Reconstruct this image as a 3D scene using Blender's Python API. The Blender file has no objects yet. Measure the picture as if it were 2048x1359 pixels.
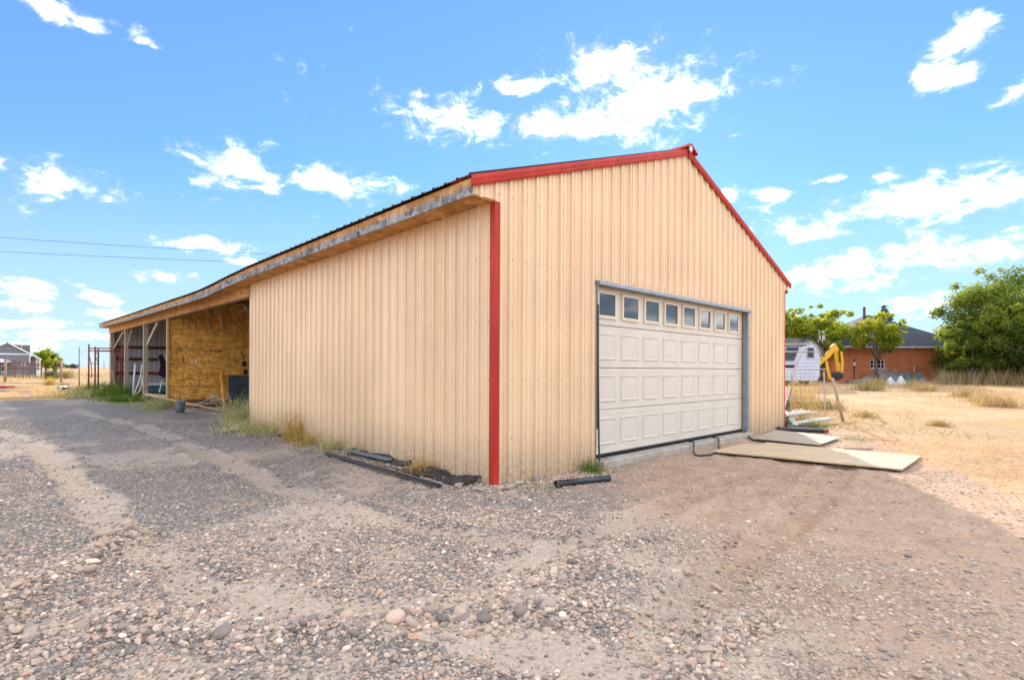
import bpy, math, random
import numpy as np
from mathutils import Vector, Matrix, Quaternion
random.seed(7); rng = np.random.default_rng(7)
SC = bpy.context.scene
COL = SC.collection

# ------------------------------------------------------------------ camera
AZ = math.radians(46.1)                       # heading of the view, measured from +X
FWD = np.array([math.cos(AZ), math.sin(AZ)]); RGT = np.array([math.sin(AZ), -math.cos(AZ)])
CAM = np.array([-4.110, -4.566]); CAMZ = 1.386
cd = bpy.data.cameras.new('camera'); cam = bpy.data.objects.new('camera', cd); COL.objects.link(cam)
cd.sensor_width = 36; cd.lens = 18.615; cd.shift_y = 0.02817; cd.clip_start = 0.05; cd.clip_end = 12000
cam.matrix_world = (Matrix.Translation((CAM[0], CAM[1], CAMZ)) @ Matrix.Rotation(AZ - math.pi/2, 4, 'Z')
                    @ Matrix.Rotation(math.pi/2, 4, 'X') @ Matrix.Rotation(math.radians(.3), 4, 'Z'))
SC.camera = cam

# ------------------------------------------------------------------ sun, sky, exposure
SUNV = Vector((2.3, 1.38, 1.0)).normalized()
SUN_EL = math.asin(SUNV.z); SUN_ROT = math.atan2(SUNV.x, SUNV.y)
SUN_STRENGTH = 3.7; SKY_STRENGTH = 0.13; EXPOSURE = 1.08
SKY_TINT = (.67, 1.13, 1.67); SKY_GAMMA = .6; CLOUD_RADIANCE = 14.0
sl = bpy.data.lights.new('sun', 'SUN'); sl.energy = SUN_STRENGTH; sl.angle = math.radians(.53); sl.color = (1, .85, .66)
so = bpy.data.objects.new('sun', sl); COL.objects.link(so)
so.rotation_euler = SUNV.to_track_quat('Z', 'Y').to_euler(); so.location = (30, 20, 40)
SC.view_settings.view_transform = 'Standard'; SC.view_settings.look = 'None'
SC.view_settings.exposure = EXPOSURE; SC.view_settings.gamma = 1; SC.view_settings.use_curve_mapping = False

# each cloud: azimuth, elevation, half width, half height (radians), weight
CLOUDS = [(0.62,0.51,0.089,0.041,1),(0.552,0.461,0.12,0.049,1),(0.726,0.432,0.102,0.031,1),(0.914,0.436,0.103,0.032,1),(0.5,0.481,0.038,0.024,1),(0.783,0.492,0.038,0.013,0.8),(0.97,0.467,0.056,0.009,0.5),(0.118,0.438,0.033,0.024,0.9),(0.127,0.41,0.025,0.028,0.9),(0.099,0.402,0.021,0.018,0.6),(0.044,0.367,0.022,0.013,0.6),(0.099,0.456,0.027,0.013,0.8),(0.137,0.245,0.106,0.028,1),(0.3,0.232,0.076,0.02,0.9),(0.349,0.281,0.045,0.017,0.8),(0.224,0.157,0.098,0.023,1),(0.074,0.175,0.064,0.022,1),(0.272,0.296,0.041,0.007,0.6),(0.186,0.294,0.025,0.011,0.7),(0.143,0.098,0.04,0.022,0.8),(0.407,0.295,0.021,0.011,0.7),(0.041,0.252,0.019,0.009,0.7),(0.071,0.236,0.054,0.022,0.9),(1.288,0.322,0.065,0.033,1),(1.25,0.295,0.047,0.009,0.8),(1.12,0.321,0.079,0.021,0.95),(1.515,0.262,0.057,0.02,1),(1.574,0.266,0.014,0.011,0.8),(1.331,0.201,0.062,0.012,0.9),(1.385,0.144,0.044,0.011,0.9),(1.28,0.176,0.034,0.007,0.7),(1.508,0.475,0.058,0.014,0.7),(1.45,0.482,0.037,0.008,0.5),(1.413,0.472,0.016,0.007,0.4),(1.519,0.467,0.033,0.009,0.8),(1.549,0.109,0.059,0.014,0.85),(1.484,0.097,0.047,0.011,0.95),(1.554,0.083,0.037,0.01,0.8),(1.454,0.081,0.031,0.008,0.8),(1.522,0.06,0.092,0.007,0.6),(1.483,0.045,0.085,0.007,0.6),(1.543,0.029,0.066,0.006,0.5),(1.392,0.058,0.061,0.008,0.4)]

class NT:
    """small helper over a node tree"""
    def __init__(s, tree): s.t = tree; s.n = tree.nodes; s.l = tree.links
    def new(s, typ, **kw):
        nd = s.n.new(typ)
        for k, v in kw.items(): setattr(nd, k, v)
        return nd
    def put(s, sock, v):
        if v is None: return
        if isinstance(v, bpy.types.NodeSocket): s.l.new(v, sock)
        else: sock.default_value = v
    def math(s, op, a, b=None, c=None, clamp=False):
        nd = s.new('ShaderNodeMath', operation=op, use_clamp=clamp)
        s.put(nd.inputs[0], a); s.put(nd.inputs[1], b); s.put(nd.inputs[2], c); return nd.outputs[0]
    def vec(s, op, a, b=None):
        nd = s.new('ShaderNodeVectorMath', operation=op); s.put(nd.inputs[0], a); s.put(nd.inputs[1], b)
        return nd.outputs['Value'] if op in ('LENGTH', 'DOT_PRODUCT') else nd.outputs[0]
    def noise(s, vec, scale=5, detail=6, rough=.55, dist=0., out='Fac'):
        nd = s.new('ShaderNodeTexNoise'); s.put(nd.inputs['Vector'], vec); nd.inputs['Scale'].default_value = scale
        nd.inputs['Detail'].default_value = detail; nd.inputs['Roughness'].default_value = rough; nd.inputs['Distortion'].default_value = dist
        return nd.outputs[out]
    def voronoi(s, vec, scale=5, feature='F1', out='Distance', rand=1.):
        nd = s.new('ShaderNodeTexVoronoi', feature=feature); s.put(nd.inputs['Vector'], vec); nd.inputs['Scale'].default_value = scale
        nd.inputs['Randomness'].default_value = rand
        return nd.outputs[out]
    def ramp(s, fac, stops, interp='LINEAR'):
        nd = s.new('ShaderNodeValToRGB'); cr = nd.color_ramp; cr.interpolation = interp
        while len(cr.elements) < len(stops): cr.elements.new(.5)
        for e, (p, c) in zip(cr.elements, stops): e.position = p; e.color = (*c, 1) if len(c) == 3 else c
        s.put(nd.inputs[0], fac); return nd.outputs[0]
    def mix(s, fac, a, b, mode='MIX'):
        nd = s.new('ShaderNodeMix', data_type='RGBA', blend_type=mode); nd.clamp_factor = True
        s.put(nd.inputs[0], fac); s.put(nd.inputs[6], (*a, 1) if isinstance(a, tuple) and len(a) == 3 else a)
        s.put(nd.inputs[7], (*b, 1) if isinstance(b, tuple) and len(b) == 3 else b); return nd.outputs[2]
    def maprange(s, v, a, b, c=0., d=1., smooth=True):
        nd = s.new('ShaderNodeMapRange', interpolation_type='SMOOTHSTEP' if smooth else 'LINEAR')
        s.put(nd.inputs[0], v)
        for i, x in enumerate((a, b, c, d)): nd.inputs[1+i].default_value = x
        return nd.outputs[0]
    def mapping(s, vec, scale=(1,1,1), loc=(0,0,0), rot=(0,0,0)):
        nd = s.new('ShaderNodeMapping'); s.put(nd.inputs[0], vec)
        nd.inputs[1].default_value = loc; nd.inputs[2].default_value = rot; nd.inputs[3].default_value = scale; return nd.outputs[0]
    def bump(s, h, strength=.3, dist=.01, normal=None):
        nd = s.new('ShaderNodeBump'); nd.inputs['Strength'].default_value = strength; nd.inputs['Distance'].default_value = dist
        s.put(nd.inputs['Height'], h); s.put(nd.inputs['Normal'], normal); return nd.outputs[0]
    def coord(s, which='Object'): return s.new('ShaderNodeTexCoord').outputs[which]
    def attr(s, name, out='Fac', typ='GEOMETRY'):
        nd = s.new('ShaderNodeAttribute', attribute_name=name, attribute_type=typ); return nd.outputs[out]
    def objrand(s): return s.new('ShaderNodeObjectInfo').outputs['Random']

def build_world():
    w = bpy.data.worlds.new('World'); SC.world = w; w.use_nodes = True
    t = NT(w.node_tree); t.n.clear()
    sky = t.new('ShaderNodeTexSky', sky_type='NISHITA', sun_disc=False)
    sky.sun_elevation = SUN_EL; sky.sun_rotation = SUN_ROT; sky.altitude = 1500
    sky.air_density = 1.0; sky.dust_density = .15; sky.ozone_density = 2.0
    gm_ = t.new('ShaderNodeGamma'); t.put(gm_.inputs[0], sky.outputs[0]); gm_.inputs[1].default_value = SKY_GAMMA
    base = t.mix(1., gm_.outputs[0], SKY_TINT, 'MULTIPLY')
    d = t.coord('Generated')
    sp0 = t.new('ShaderNodeSeparateXYZ'); t.put(sp0.inputs[0], d)
    base = t.mix(t.maprange(sp0.outputs[2], .0, .34, .62, 0), base, (2.7, 3.15, 3.6))   # pale air low over the plain
    sep = t.new('ShaderNodeSeparateXYZ'); t.put(sep.inputs[0], d); X, Y, Z = sep.outputs
    az = t.math('ARCTAN2', Y, X); el = t.math('ARCSINE', Z)
    # slow warp so that outlines are ragged
    wv = t.noise(d, 9, 3, .6, out='Color')
    wv = t.vec('MULTIPLY', t.vec('SUBTRACT', wv, (.5, .5, .5)), (.05, .03, 0))
    cmb = t.new('ShaderNodeCombineXYZ'); t.put(cmb.inputs[0], az); t.put(cmb.inputs[1], el)
    ae = t.vec('ADD', cmb.outputs[0], wv)
    acc = None
    for a, e, ra, re, wt in CLOUDS:
        v = t.vec('MULTIPLY', t.vec('SUBTRACT', ae, (a, e, 0)), (1/ra, 1/re, 0))
        x = t.math('MULTIPLY_ADD', t.vec('LENGTH', v), -1.5, 1.25 + .9*wt)
        acc = x if acc is None else t.math('SMOOTH_MAX', acc, x, .25)
    # denser cloud added over the unseen sky to brighten the shaded walls and ground
    den = t.math('ADD', t.math('ABSOLUTE', Z), .16)
    pl = t.vec('DIVIDE', d, None); pn = pl.node
    cz = t.new('ShaderNodeCombineXYZ')
    for i in range(3): t.put(cz.inputs[i], den)
    t.put(pn.inputs[1], cz.outputs[0])
    fill_cloud = t.noise(t.mapping(pl, (1, 1, .2)), 2.3, 2, .5)
    fill_cloud = t.math('MULTIPLY_ADD', fill_cloud, 6.0, -1.5)
    inside = t.math('MULTIPLY', t.maprange(t.math('ABSOLUTE', t.math('SUBTRACT', az, .80)), .85, 1.02, 1, 0),
                    t.maprange(el, .62, .75, 1, 0))
    fill_cloud = t.math('SUBTRACT', fill_cloud, t.math('MULTIPLY', inside, 3.0))
    acc = t.math('MAXIMUM', acc, fill_cloud)
    cc = t.new('ShaderNodeCombineXYZ'); t.put(cc.inputs[0], t.math('MULTIPLY', az, .8)); t.put(cc.inputs[1], t.math('MULTIPLY', el, 1.35)); cc.inputs[2].default_value = 3.1
    n1 = t.noise(cc.outputs[0], 22, 12, .66, .35)
    n2 = t.noise(cc.outputs[0], 7, 4, .5)
    f = t.math('ADD', acc, t.math('MULTIPLY_ADD', n1, 8.0, -3.9))
    f = t.math('ADD', f, t.math('MULTIPLY_ADD', n2, .8, -.4))
    alpha = t.maprange(f, .0, 3.0, 0, .97)
    above = t.maprange(Z, .0, .03)
    alpha = t.math('MULTIPLY', alpha, above)
    n3 = t.noise(cc.outputs[0], 26, 6, .55, .2)
    shade = t.maprange(t.math('ADD', t.math('MULTIPLY', f, .28), t.math('MULTIPLY', n3, 1.5)), .75, 1.5, .25, 1.0)
    cr = t.ramp(shade, [(0., (.84, .91, 1.0)), (1., (1., .985, .96))])
    cl = t.vec('SCALE', cr); t.put(cl.node.inputs['Scale'], t.math('MULTIPLY', shade, CLOUD_RADIANCE))
    colr = t.mix(alpha, base, cl)
    bg = t.new('ShaderNodeBackground'); t.put(bg.inputs[0], colr); bg.inputs[1].default_value = SKY_STRENGTH
    out = t.new('ShaderNodeOutputWorld'); t.l.new(bg.outputs[0], out.inputs[0])
    w.cycles.sampling_method = 'MANUAL'; w.cycles.sample_map_resolution = 1024
build_world()
SC.cycles.use_denoising = True
SC.cycles.max_bounces = 8; SC.cycles.diffuse_bounces = 5; SC.cycles.transparent_max_bounces = 8

# ------------------------------------------------------------------ helpers: meshes and objects
def new_mesh(name, v, f, smooth=False):
    me = bpy.data.meshes.new(name)
    me.from_pydata([tuple(map(float, p)) for p in v], [], [tuple(map(int, q)) for q in f]); me.update()
    if smooth: me.polygons.foreach_set('use_smooth', [True]*len(me.polygons))
    return me
def fast_mesh(name, v, f, smooth=False):
    """v (n,3), f (m,k) arrays"""
    v = np.asarray(v, np.float32); f = np.asarray(f, np.int32); m, k = f.shape
    me = bpy.data.meshes.new(name); me.vertices.add(len(v)); me.vertices.foreach_set('co', v.ravel())
    me.loops.add(m*k); me.loops.foreach_set('vertex_index', f.ravel())
    me.polygons.add(m); me.polygons.foreach_set('loop_start', np.arange(0, m*k, k, dtype=np.int32))
    try: me.polygons.foreach_set('loop_total', np.full(m, k, np.int32))
    except Exception: pass
    if smooth: me.polygons.foreach_set('use_smooth', np.ones(m, bool))
    me.update(calc_edges=True); me.validate(); return me
def obj(name, me, m=None, parent=None, loc=(0,0,0), rot=(0,0,0), kind=None):
    o = bpy.data.objects.new(name, me); COL.objects.link(o); o.location = loc; o.rotation_euler = rot
    if m is not None and me is not None and not me.materials: me.materials.append(m)
    if parent is not None: o.parent = parent
    if kind: o['kind'] = kind
    return o
def tag(o, label, cat, group=None):
    o['label'] = label; o['category'] = cat
    if group: o['group'] = group
    return o
def thing(name, label, cat, loc=(0,0,0), rz=0, group=None):
    o = bpy.data.objects.new(name, None); COL.objects.link(o); o.location = loc; o.rotation_euler = (0,0,rz)
    o.empty_display_size = .2
    return tag(o, label, cat, group)

class MB:
    def __init__(s): s.v = []; s.f = []
    def add(s, v, f):
        b = len(s.v); s.v += [tuple(p) for p in v]; s.f += [tuple(i+b for i in q) for q in f]; return s
    def box(s, x0, x1, y0, y1, z0, z1):
        return s.add([(x0,y0,z0),(x1,y0,z0),(x1,y1,z0),(x0,y1,z0),(x0,y0,z1),(x1,y0,z1),(x1,y1,z1),(x0,y1,z1)],
                     [(0,3,2,1),(4,5,6,7),(0,1,5,4),(1,2,6,5),(2,3,7,6),(3,0,4,7)])
    def beam(s, a, b, w, h, up=(0,0,1)):
        """rectangular bar from a to b, w across, h along up"""
        a = Vector(a); b = Vector(b); d = (b-a).normalized(); u = Vector(up)
        sx = d.cross(u)
        if sx.length < 1e-4: sx = d.cross(Vector((1,0,0)))
        sx.normalize(); u = sx.cross(d).normalized(); P = []
        for c in (a, b):
            for i, j in ((-1,-1),(1,-1),(1,1),(-1,1)): P.append(c + sx*(i*w/2) + u*(j*h/2))
        return s.add(P, [(0,3,2,1),(4,5,6,7),(0,1,5,4),(1,2,6,5),(2,3,7,6),(3,0,4,7)])
    def tube(s, pts, r, n=8, caps=True):
        pts = [Vector(p) for p in pts]; rr = r if isinstance(r, (list, tuple)) else [r]*len(pts)
        rings = []; prev = None
        for i, p in enumerate(pts):
            d = (pts[min(i+1, len(pts)-1)] - pts[max(i-1, 0)]).normalized()
            if prev is None: u = d.orthogonal().normalized()
            else: u = (prev - d*prev.dot(d)).normalized()
            prev = u; w = d.cross(u)
            rings.append([p + (u*math.cos(k*2*math.pi/n) + w*math.sin(k*2*math.pi/n))*rr[i] for k in range(n)])
        v = [q for g in rings for q in g]; f = []
        for i in range(len(pts)-1):
            for k in range(n):
                a = i*n+k; b = i*n+(k+1) % n; f.append((a, b, b+n, a+n))
        if caps: f.append(tuple(range(n-1, -1, -1))); f.append(tuple(range((len(pts)-1)*n, len(pts)*n)))
        return s.add(v, f)
    def lathe(s, prof, n=20, c=(0,0,0)):
        v = []; f = []
        for r, z in prof:
            for k in range(n): v.append((c[0]+r*math.cos(k*2*math.pi/n), c[1]+r*math.sin(k*2*math.pi/n), c[2]+z))
        for i in range(len(prof)-1):
            for k in range(n):
                a = i*n+k; b = i*n+(k+1) % n; f.append((a, b, b+n, a+n))
        return s.add(v, f)
    def prism(s, poly, axis, a, b):
        """polygon of 2-D points pushed along an axis ('x','y','z') from a to b"""
        def P(p, t): return {'x': (t, p[0], p[1]), 'y': (p[0], t, p[1]), 'z': (p[0], p[1], t)}[axis]
        n = len(poly); v = [P(p, a) for p in poly] + [P(p, b) for p in poly]
        f = [tuple(range(n-1, -1, -1)), tuple(range(n, 2*n))] + [(i, (i+1) % n, (i+1) % n+n, i+n) for i in range(n)]
        return s.add(v, f)
    def build(s, name, m, parent=None, loc=(0,0,0), rot=(0,0,0), smooth=False, bevel=0, kind=None):
        o = obj(name, new_mesh(name, s.v, s.f, smooth), m, parent, loc, rot, kind)
        if bevel:
            b = o.modifiers.new('edge', 'BEVEL'); b.width = bevel; b.segments = 2; b.limit_method = 'ANGLE'
        return o
def box_part(name, m, parent, x0, x1, y0, y1, z0, z1, bevel=0):
    """box whose own origin is its low corner, so that object-space materials start there"""
    return MB().box(0, x1-x0, 0, y1-y0, 0, z1-z0).build(name, m, parent, (x0, y0, z0), bevel=bevel)

# value noise for terrain and scatter
_H = rng.random((256, 256))
def vnoise(x, y):
    x = np.asarray(x, float); y = np.asarray(y, float)
    xi = np.floor(x).astype(int); yi = np.floor(y).astype(int); fx = x-xi; fy = y-yi
    fx = fx*fx*(3-2*fx); fy = fy*fy*(3-2*fy)
    g = lambda a, b: _H[a % 256, b % 256]
    return (g(xi,yi)*(1-fx)+g(xi+1,yi)*fx)*(1-fy) + (g(xi,yi+1)*(1-fx)+g(xi+1,yi+1)*fx)*fy - .5
def fbm(x, y, o=4):
    r = 0; a = 1.
    for i in range(o): r = r + a*vnoise(x*2**i+i*17.3, y*2**i+i*9.1); a *= .5
    return r
def sstep(a, b, x):
    t = np.clip((np.asarray(x, float)-a)/(b-a), 0, 1); return t*t*(3-2*t)
def seg_dist(x, y, pts):
    """distance to a polyline, signed side distance and run length along it"""
    best = np.full(np.shape(x), 1e9); run = np.zeros(np.shape(x)); acc = 0.
    for (ax, ay), (bx, by) in zip(pts[:-1], pts[1:]):
        dx, dy = bx-ax, by-ay; L = math.hypot(dx, dy)
        t = np.clip(((x-ax)*dx+(y-ay)*dy)/L**2, 0, 1)
        d = np.hypot(x-ax-t*dx, y-ay-t*dy); m = d < best
        best = np.where(m, d, best); run = np.where(m, acc+t*L, run); acc += L
    return best, run
BERMS = [([(-4.9,-1.5),(-4.35,-.85),(-3.95,-.25),(-3.6,.25),(-3.35,.7)], .13, .13),
         ([(-4.9,-.7),(-4.1,-.95),(-3.7,-1.1),(-3.34,-1.54),(-2.81,-2.01),(-2.17,-2.38),(-1.7,-2.65)], .17, .085),
         ([(-2.1,-2.15),(-1.6,-2.2),(-1.1,-2.2),(-.5,-2.1)], .13, .04),
         ([(-1.9,-3.35),(-1.5,-3.3),(-1.0,-3.35)], .12, .035)]
TRACK_A = [(-2.07,-2.91),(-2.48,-2.21),(-2.89,-1.58),(-3.16,-.9),(-3.32,-.04),(-3.40,1.19),(-3.45,3.38),(-3.66,7.14),(-4.14,11.36)]
TRACK_B = [(-.67,-2.67),(-1.15,-1.64),(-1.58,-.52),(-1.77,.89),(-1.80,3.11),(-1.76,6.16),(-1.86,10.69),(-2.43,15.88)]
CURVE_A = (TRACK_A, .17); CURVE_B = (TRACK_B, .17)
TRACKS = [([(-2.6,-3.45),(-2.02,-3.2),(-1.3,-3.02),(-.3,-2.92),(.75,-2.86),(2.2,-2.7),(3.43,-2.54),(4.4,-2.4)], .19),
          ([(-2.3,-2.25),(-1.2,-2.0),(.2,-1.85),(1.6,-1.75),(2.8,-1.7)], .17), CURVE_A, CURVE_B]
RUTS = [([(-5.6,-2.0),(-4.9,.6),(-4.65,4),(-4.6,9),(-4.7,16),(-4.8,25)], .30, .05)]
def terrain(x, y):
    x = np.asarray(x, float); y = np.asarray(y, float)
    z = .46*sstep(12, 38, x)*(1-sstep(25, 60, y))
    dist = np.hypot(x-CAM[0], y-CAM[1])
    near = 1 - sstep(14, 40, dist)
    z = z + .07*fbm(x*.22+3, y*.22+8, 3)*sstep(2, 9, np.hypot(x-4, y-0)) * (.5+.5*near)
    z = z + .035*fbm(x*.9, y*.9+5, 3)*near*sstep(-.2, .9, np.maximum(-x, -y))
    z = z + (.030*fbm(x*4, y*4, 3) + .014*np.abs(fbm(x*9, y*9, 2)))*(1-sstep(9, 16, dist))*sstep(-.05, .4, np.maximum(-x, -y))
    for pts, w, h in BERMS:
        d, run = seg_dist(x, y, pts); z = z + h*np.exp(-(d/w)**2)*(.75+.9*vnoise(run*5, d*3))
    for q, (pts, w) in enumerate(TRACKS):
        lug = 1.15 if q < 2 else .55
        d, run = seg_dist(x, y, pts); m = 1-sstep(w*.8, w*1.25, d)
        z = z + m*(-.006 - .060*(.5+.5*np.sin(run*2*math.pi/.125 + 2.5*d/w + 1.5*vnoise(run*2, 0*run)))**3)*np.clip(.8+1.3*vnoise(x*2.2, y*2.2), .15, 1.5)*sstep(.7, 1.6, run)*lug
        z = z + .030*np.exp(-((d-w*1.45)/.07)**2)*(.8+1.2*vnoise(run*4, d*2+3))
    for pts, w, h in RUTS:
        d, run = seg_dist(x, y, pts); z = z - h*np.exp(-(d/w)**2) + .6*h*np.exp(-((d-w*1.9)/(w*.7))**2)
    # loose stone banked a little against the walls
    z = z + .035*np.exp(-(np.clip(-x, 0, 9)/.35)**2)*(x < .3)*(y > -.2)*(y < 9)
    return z
def T(x, y): return float(terrain(np.array([x]), np.array([y]))[0])
def gat(u_lat, depth):
    """world x, y for a lateral offset and depth in front of the viewpoint (site survey frame)"""
    p = CAM + FWD*depth + RGT*u_lat; return float(p[0]), float(p[1])

# ------------------------------------------------------------------ materials
def principled(name, fn, rough=.6, metal=0., spec=.5):
    m = bpy.data.materials.new(name); m.use_nodes = True; t = NT(m.node_tree); t.n.clear()
    b = t.new('ShaderNodeBsdfPrincipled'); o = t.new('ShaderNodeOutputMaterial'); t.l.new(b.outputs[0], o.inputs[0])
    b.inputs['Roughness'].default_value = rough; b.inputs['Metallic'].default_value = metal
    b.inputs['Specular IOR Level'].default_value = spec
    r = fn(t) or {}
    for k, v in r.items():
        if isinstance(v, tuple) and len(v) == 3: v = (*v, 1)
        t.put(b.inputs[{'c': 'Base Color', 'r': 'Roughness', 'n': 'Normal', 'm': 'Metallic'}.get(k, k)], v)
    return m
def painted(name, c, rough=.5, var=.12, scale=3., metal=0., grime=(.25,.18,.12), gr=.25, stretch=(1,1,1), spec=.5, bump=.0):
    def fn(t):
        co = t.mapping(t.coord('Object'), stretch)
        n = t.noise(co, scale, 6, .6); g = t.noise(co, scale*3.7, 8, .7)
        col = t.mix(t.maprange(n, .3, .75), tuple(x*(1-var) for x in c), tuple(min(1, x*(1+var)) for x in c))
        col = t.mix(t.math('MULTIPLY', t.maprange(g, .52, .78), gr), col, grime)
        d = {'c': col, 'r': t.maprange(g, .2, .8, max(.05, rough-.12), min(1, rough+.15))}
        if bump: d['n'] = t.bump(g, bump, .01)
        return d
    return principled(name, fn, rough, metal, spec)
def wood(name, c1, c2, axis='y', rough=.75, grey=.0):
    def fn(t):
        sc = {'x': (.6, 14, 14), 'y': (14, .6, 14), 'z': (14, 14, .6)}[axis]
        co = t.coord('Object'); rnd = t.objrand()
        off = t.new('ShaderNodeCombineXYZ'); t.put(off.inputs[0], t.math('MULTIPLY', rnd, 31)); t.put(off.inputs[1], t.math('MULTIPLY', rnd, 17))
        v = t.mapping(t.vec('ADD', co, off.outputs[0]), sc)
        n = t.noise(v, 1.6, 7, .65, .8); k = t.noise(co, 2.2, 5, .6)
        col = t.mix(t.maprange(n, .28, .72), c1, c2)
        if grey: col = t.mix(t.math('MULTIPLY', t.maprange(k, .35, .65), grey), col, (.34, .33, .33))
        col = t.mix(t.maprange(t.voronoi(co, 3.1), .03, .055, .8, 0), col, (.09, .05, .025))
        return {'c': col, 'n': t.bump(n, .35, .006)}
    return principled(name, fn, rough, 0, .3)
def osb(name, warm=1., grey=0.):
    def fn(t):
        co = t.coord('Object'); rnd = t.objrand()
        off = t.new('ShaderNodeCombineXYZ')
        for i in range(3): t.put(off.inputs[i], t.math('MULTIPLY', rnd, 13.7+i*7))
        co2 = t.vec('ADD', co, off.outputs[0])
        w = t.noise(co2, 2.5, 3, .6, out='Color'); w = t.vec('MULTIPLY', t.vec('SUBTRACT', w, (.5,.5,.5)), (.35,.35,.35))
        a = t.vec('ADD', co2, w)
        v1 = t.voronoi(t.mapping(a, (4.5, 4.5, 14)), 1, out='Color'); v2 = t.voronoi(t.mapping(a, (13, 13, 5), rot=(.3,.6,.4)), 1, out='Color')
        s1 = t.new('ShaderNodeSeparateColor'); t.put(s1.inputs[0], v1); s2 = t.new('ShaderNodeSeparateColor'); t.put(s2.inputs[0], v2)
        f = t.math('ADD', t.math('MULTIPLY', s1.outputs[0], .55), t.math('MULTIPLY', s2.outputs[1], .45))
        fine = t.noise(t.mapping(a, (9, 9, 60)), 1.5, 5, .6)
        f = t.math('ADD', t.math('MULTIPLY', f, .75), t.math('MULTIPLY', fine, .25))
        col = t.ramp(f, [(.15, (.27*warm, .13*warm, .035)), (.42, (.51*warm, .245*warm, .075)), (.62, (.64*warm, .33*warm, .115)), (.85, (.76*warm, .47*warm, .20))])
        col = t.mix(t.maprange(t.noise(co2, .9, 3), .3, .7, .0, .35), col, (.42*warm, .20*warm, .045))
        if grey:
            g = t.noise(t.mapping(a, (2.5, 2.5, 9)), 1, 6, .65)
            sp = t.new('ShaderNodeSeparateXYZ'); t.put(sp.inputs[0], co)
            low = t.maprange(t.math('ADD', sp.outputs[2], t.math('MULTIPLY_ADD', g, .16, -.08)), .06, .15, 1, 0)
            gc = t.ramp(f, [(.2, (.085,.082,.085)), (.5, (.24,.235,.24)), (.8, (.40,.39,.38))])
            col = t.mix(t.math('MULTIPLY', low, grey), col, gc)
            col = t.mix(t.maprange(g, .66, .72), col, (.05,.04,.03))
        return {'c': col, 'n': t.bump(f, .5, .006)}
    return principled(name, fn, .8, 0, .25)

def siding(name, c, dirt=.0, metal=0., rough=.42):
    def fn(t):
        co = t.coord('Object')
        st = t.noise(t.mapping(co, (9, 9, .22)), 1, 5, .6)                 # run-off streaks down the sheet
        bl = t.noise(co, .7, 4, .55); fi = t.noise(t.mapping(co, (30, 30, 2)), 1, 4, .6)
        col = t.mix(t.maprange(bl, .3, .7), tuple(x*.93 for x in c), tuple(min(1, x*1.05) for x in c))
        col = t.mix(t.objrand(), col, t.mix(1., col, (.965, .95, .93), 'MULTIPLY'))
        col = t.mix(t.math('MULTIPLY', t.maprange(st, .46, .70), .24), col, tuple(x*y for x, y in zip(c, (.76, .63, .48))))
        col = t.mix(t.math('MULTIPLY', t.maprange(fi, .5, .8), .10), col, (.40, .24, .10))
        sp = t.new('ShaderNodeSeparateXYZ'); t.put(sp.inputs[0], co)
        low = t.maprange(t.math('ADD', sp.outputs[2], t.math('MULTIPLY', st, -.35)), -.25, .55, .9, 0)
        spl = t.maprange(t.noise(co, 26, 6, .7), .42, .62)
        col = t.mix(t.math('MULTIPLY', low, t.math('MULTIPLY_ADD', spl, .6, .4)), col, (.33, .24, .16))
        return {'c': col, 'r': t.maprange(st, .3, .8, rough-.10, rough+.12), 'n': t.bump(t.noise(t.mapping(co, (2.2, 2.2, .8)), 1.4, 4, .5), .22, .06)}
    return principled(name, fn, rough, metal, .5)

M = {}
M['tan'] = siding('tan_painted_steel', (.80, .58, .375))
M['galv_wall'] = siding('bare_steel_sheet', (.60, .62, .66), rough=.5, metal=.15)
M['roof'] = painted('dark_roof_steel', (.15, .13, .11), .5, .2, 4, .3)
M['red'] = painted('red_trim_steel', (.44, .030, .019), .5, .18, 2.2, 0, (.20,.05,.035), .55, (3,3,.4), .25)
M['galv'] = painted('galvanised_steel', (.27, .31, .36), .42, .12, 9, .75, (.30,.30,.30), .3)
M['osb'] = osb('strand_board')
M['osb_in'] = osb('strand_board_inside', 1.5)
M['osb_grey'] = osb('weathered_strand_board', .88, 1.)
M['pine'] = wood('bare_pine', (.50, .33, .16), (.66, .48, .27), 'z')
M['pine_y'] = wood('bare_pine_long', (.46, .28, .12), (.64, .43, .21), 'y')
M['post'] = wood('weathered_post_wood', (.30, .21, .13), (.47, .36, .24), 'z', grey=.5)
M['post_far'] = wood('old_fence_post_wood', (.20, .12, .08), (.33, .22, .15), 'z', grey=.3)
M['brown'] = wood('dark_brown_timber', (.085, .04, .024), (.15, .075, .045), 'x')
M['rafter'] = wood('rafter_timber', (.16, .09, .045), (.26, .15, .08), 'x')
M['ply'] = wood('plywood_face', (.46, .32, .17), (.72, .55, .33), 'x', grey=.4)
M['ply_old'] = wood('weathered_plywood_face', (.30, .24, .18), (.56, .46, .34), 'x', grey=.4)
M['sill'] = painted('weathered_sill_board', (.40, .36, .31), .8, .18, 5, 0, (.20,.16,.13), .7)
M['door'] = painted('almond_door_paint', (.63, .575, .50), .45, .06, 2, 0, (.42,.37,.31), .3, (1,1,2))
M['door_trim'] = painted('cream_window_surround', (.68, .60, .47), .5, .06, 3, 0, (.4,.3,.2), .2)
M['rubber'] = painted('black_rubber', (.018, .018, .02), .5, .3, 6, 0, (.10,.09,.08), .35)
M['black_plastic'] = painted('black_plastic', (.02, .021, .024), .35, .3, 5, 0, (.12,.10,.08), .3)
M['black_pipe'] = painted('black_enamel_pipe', (.022, .026, .035), .25, .3, 8, .0, (.16,.14,.12), .35)
M['black_ink'] = principled('black_ink', lambda t: {'c': (.02, .017, .015)}, .8)
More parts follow.
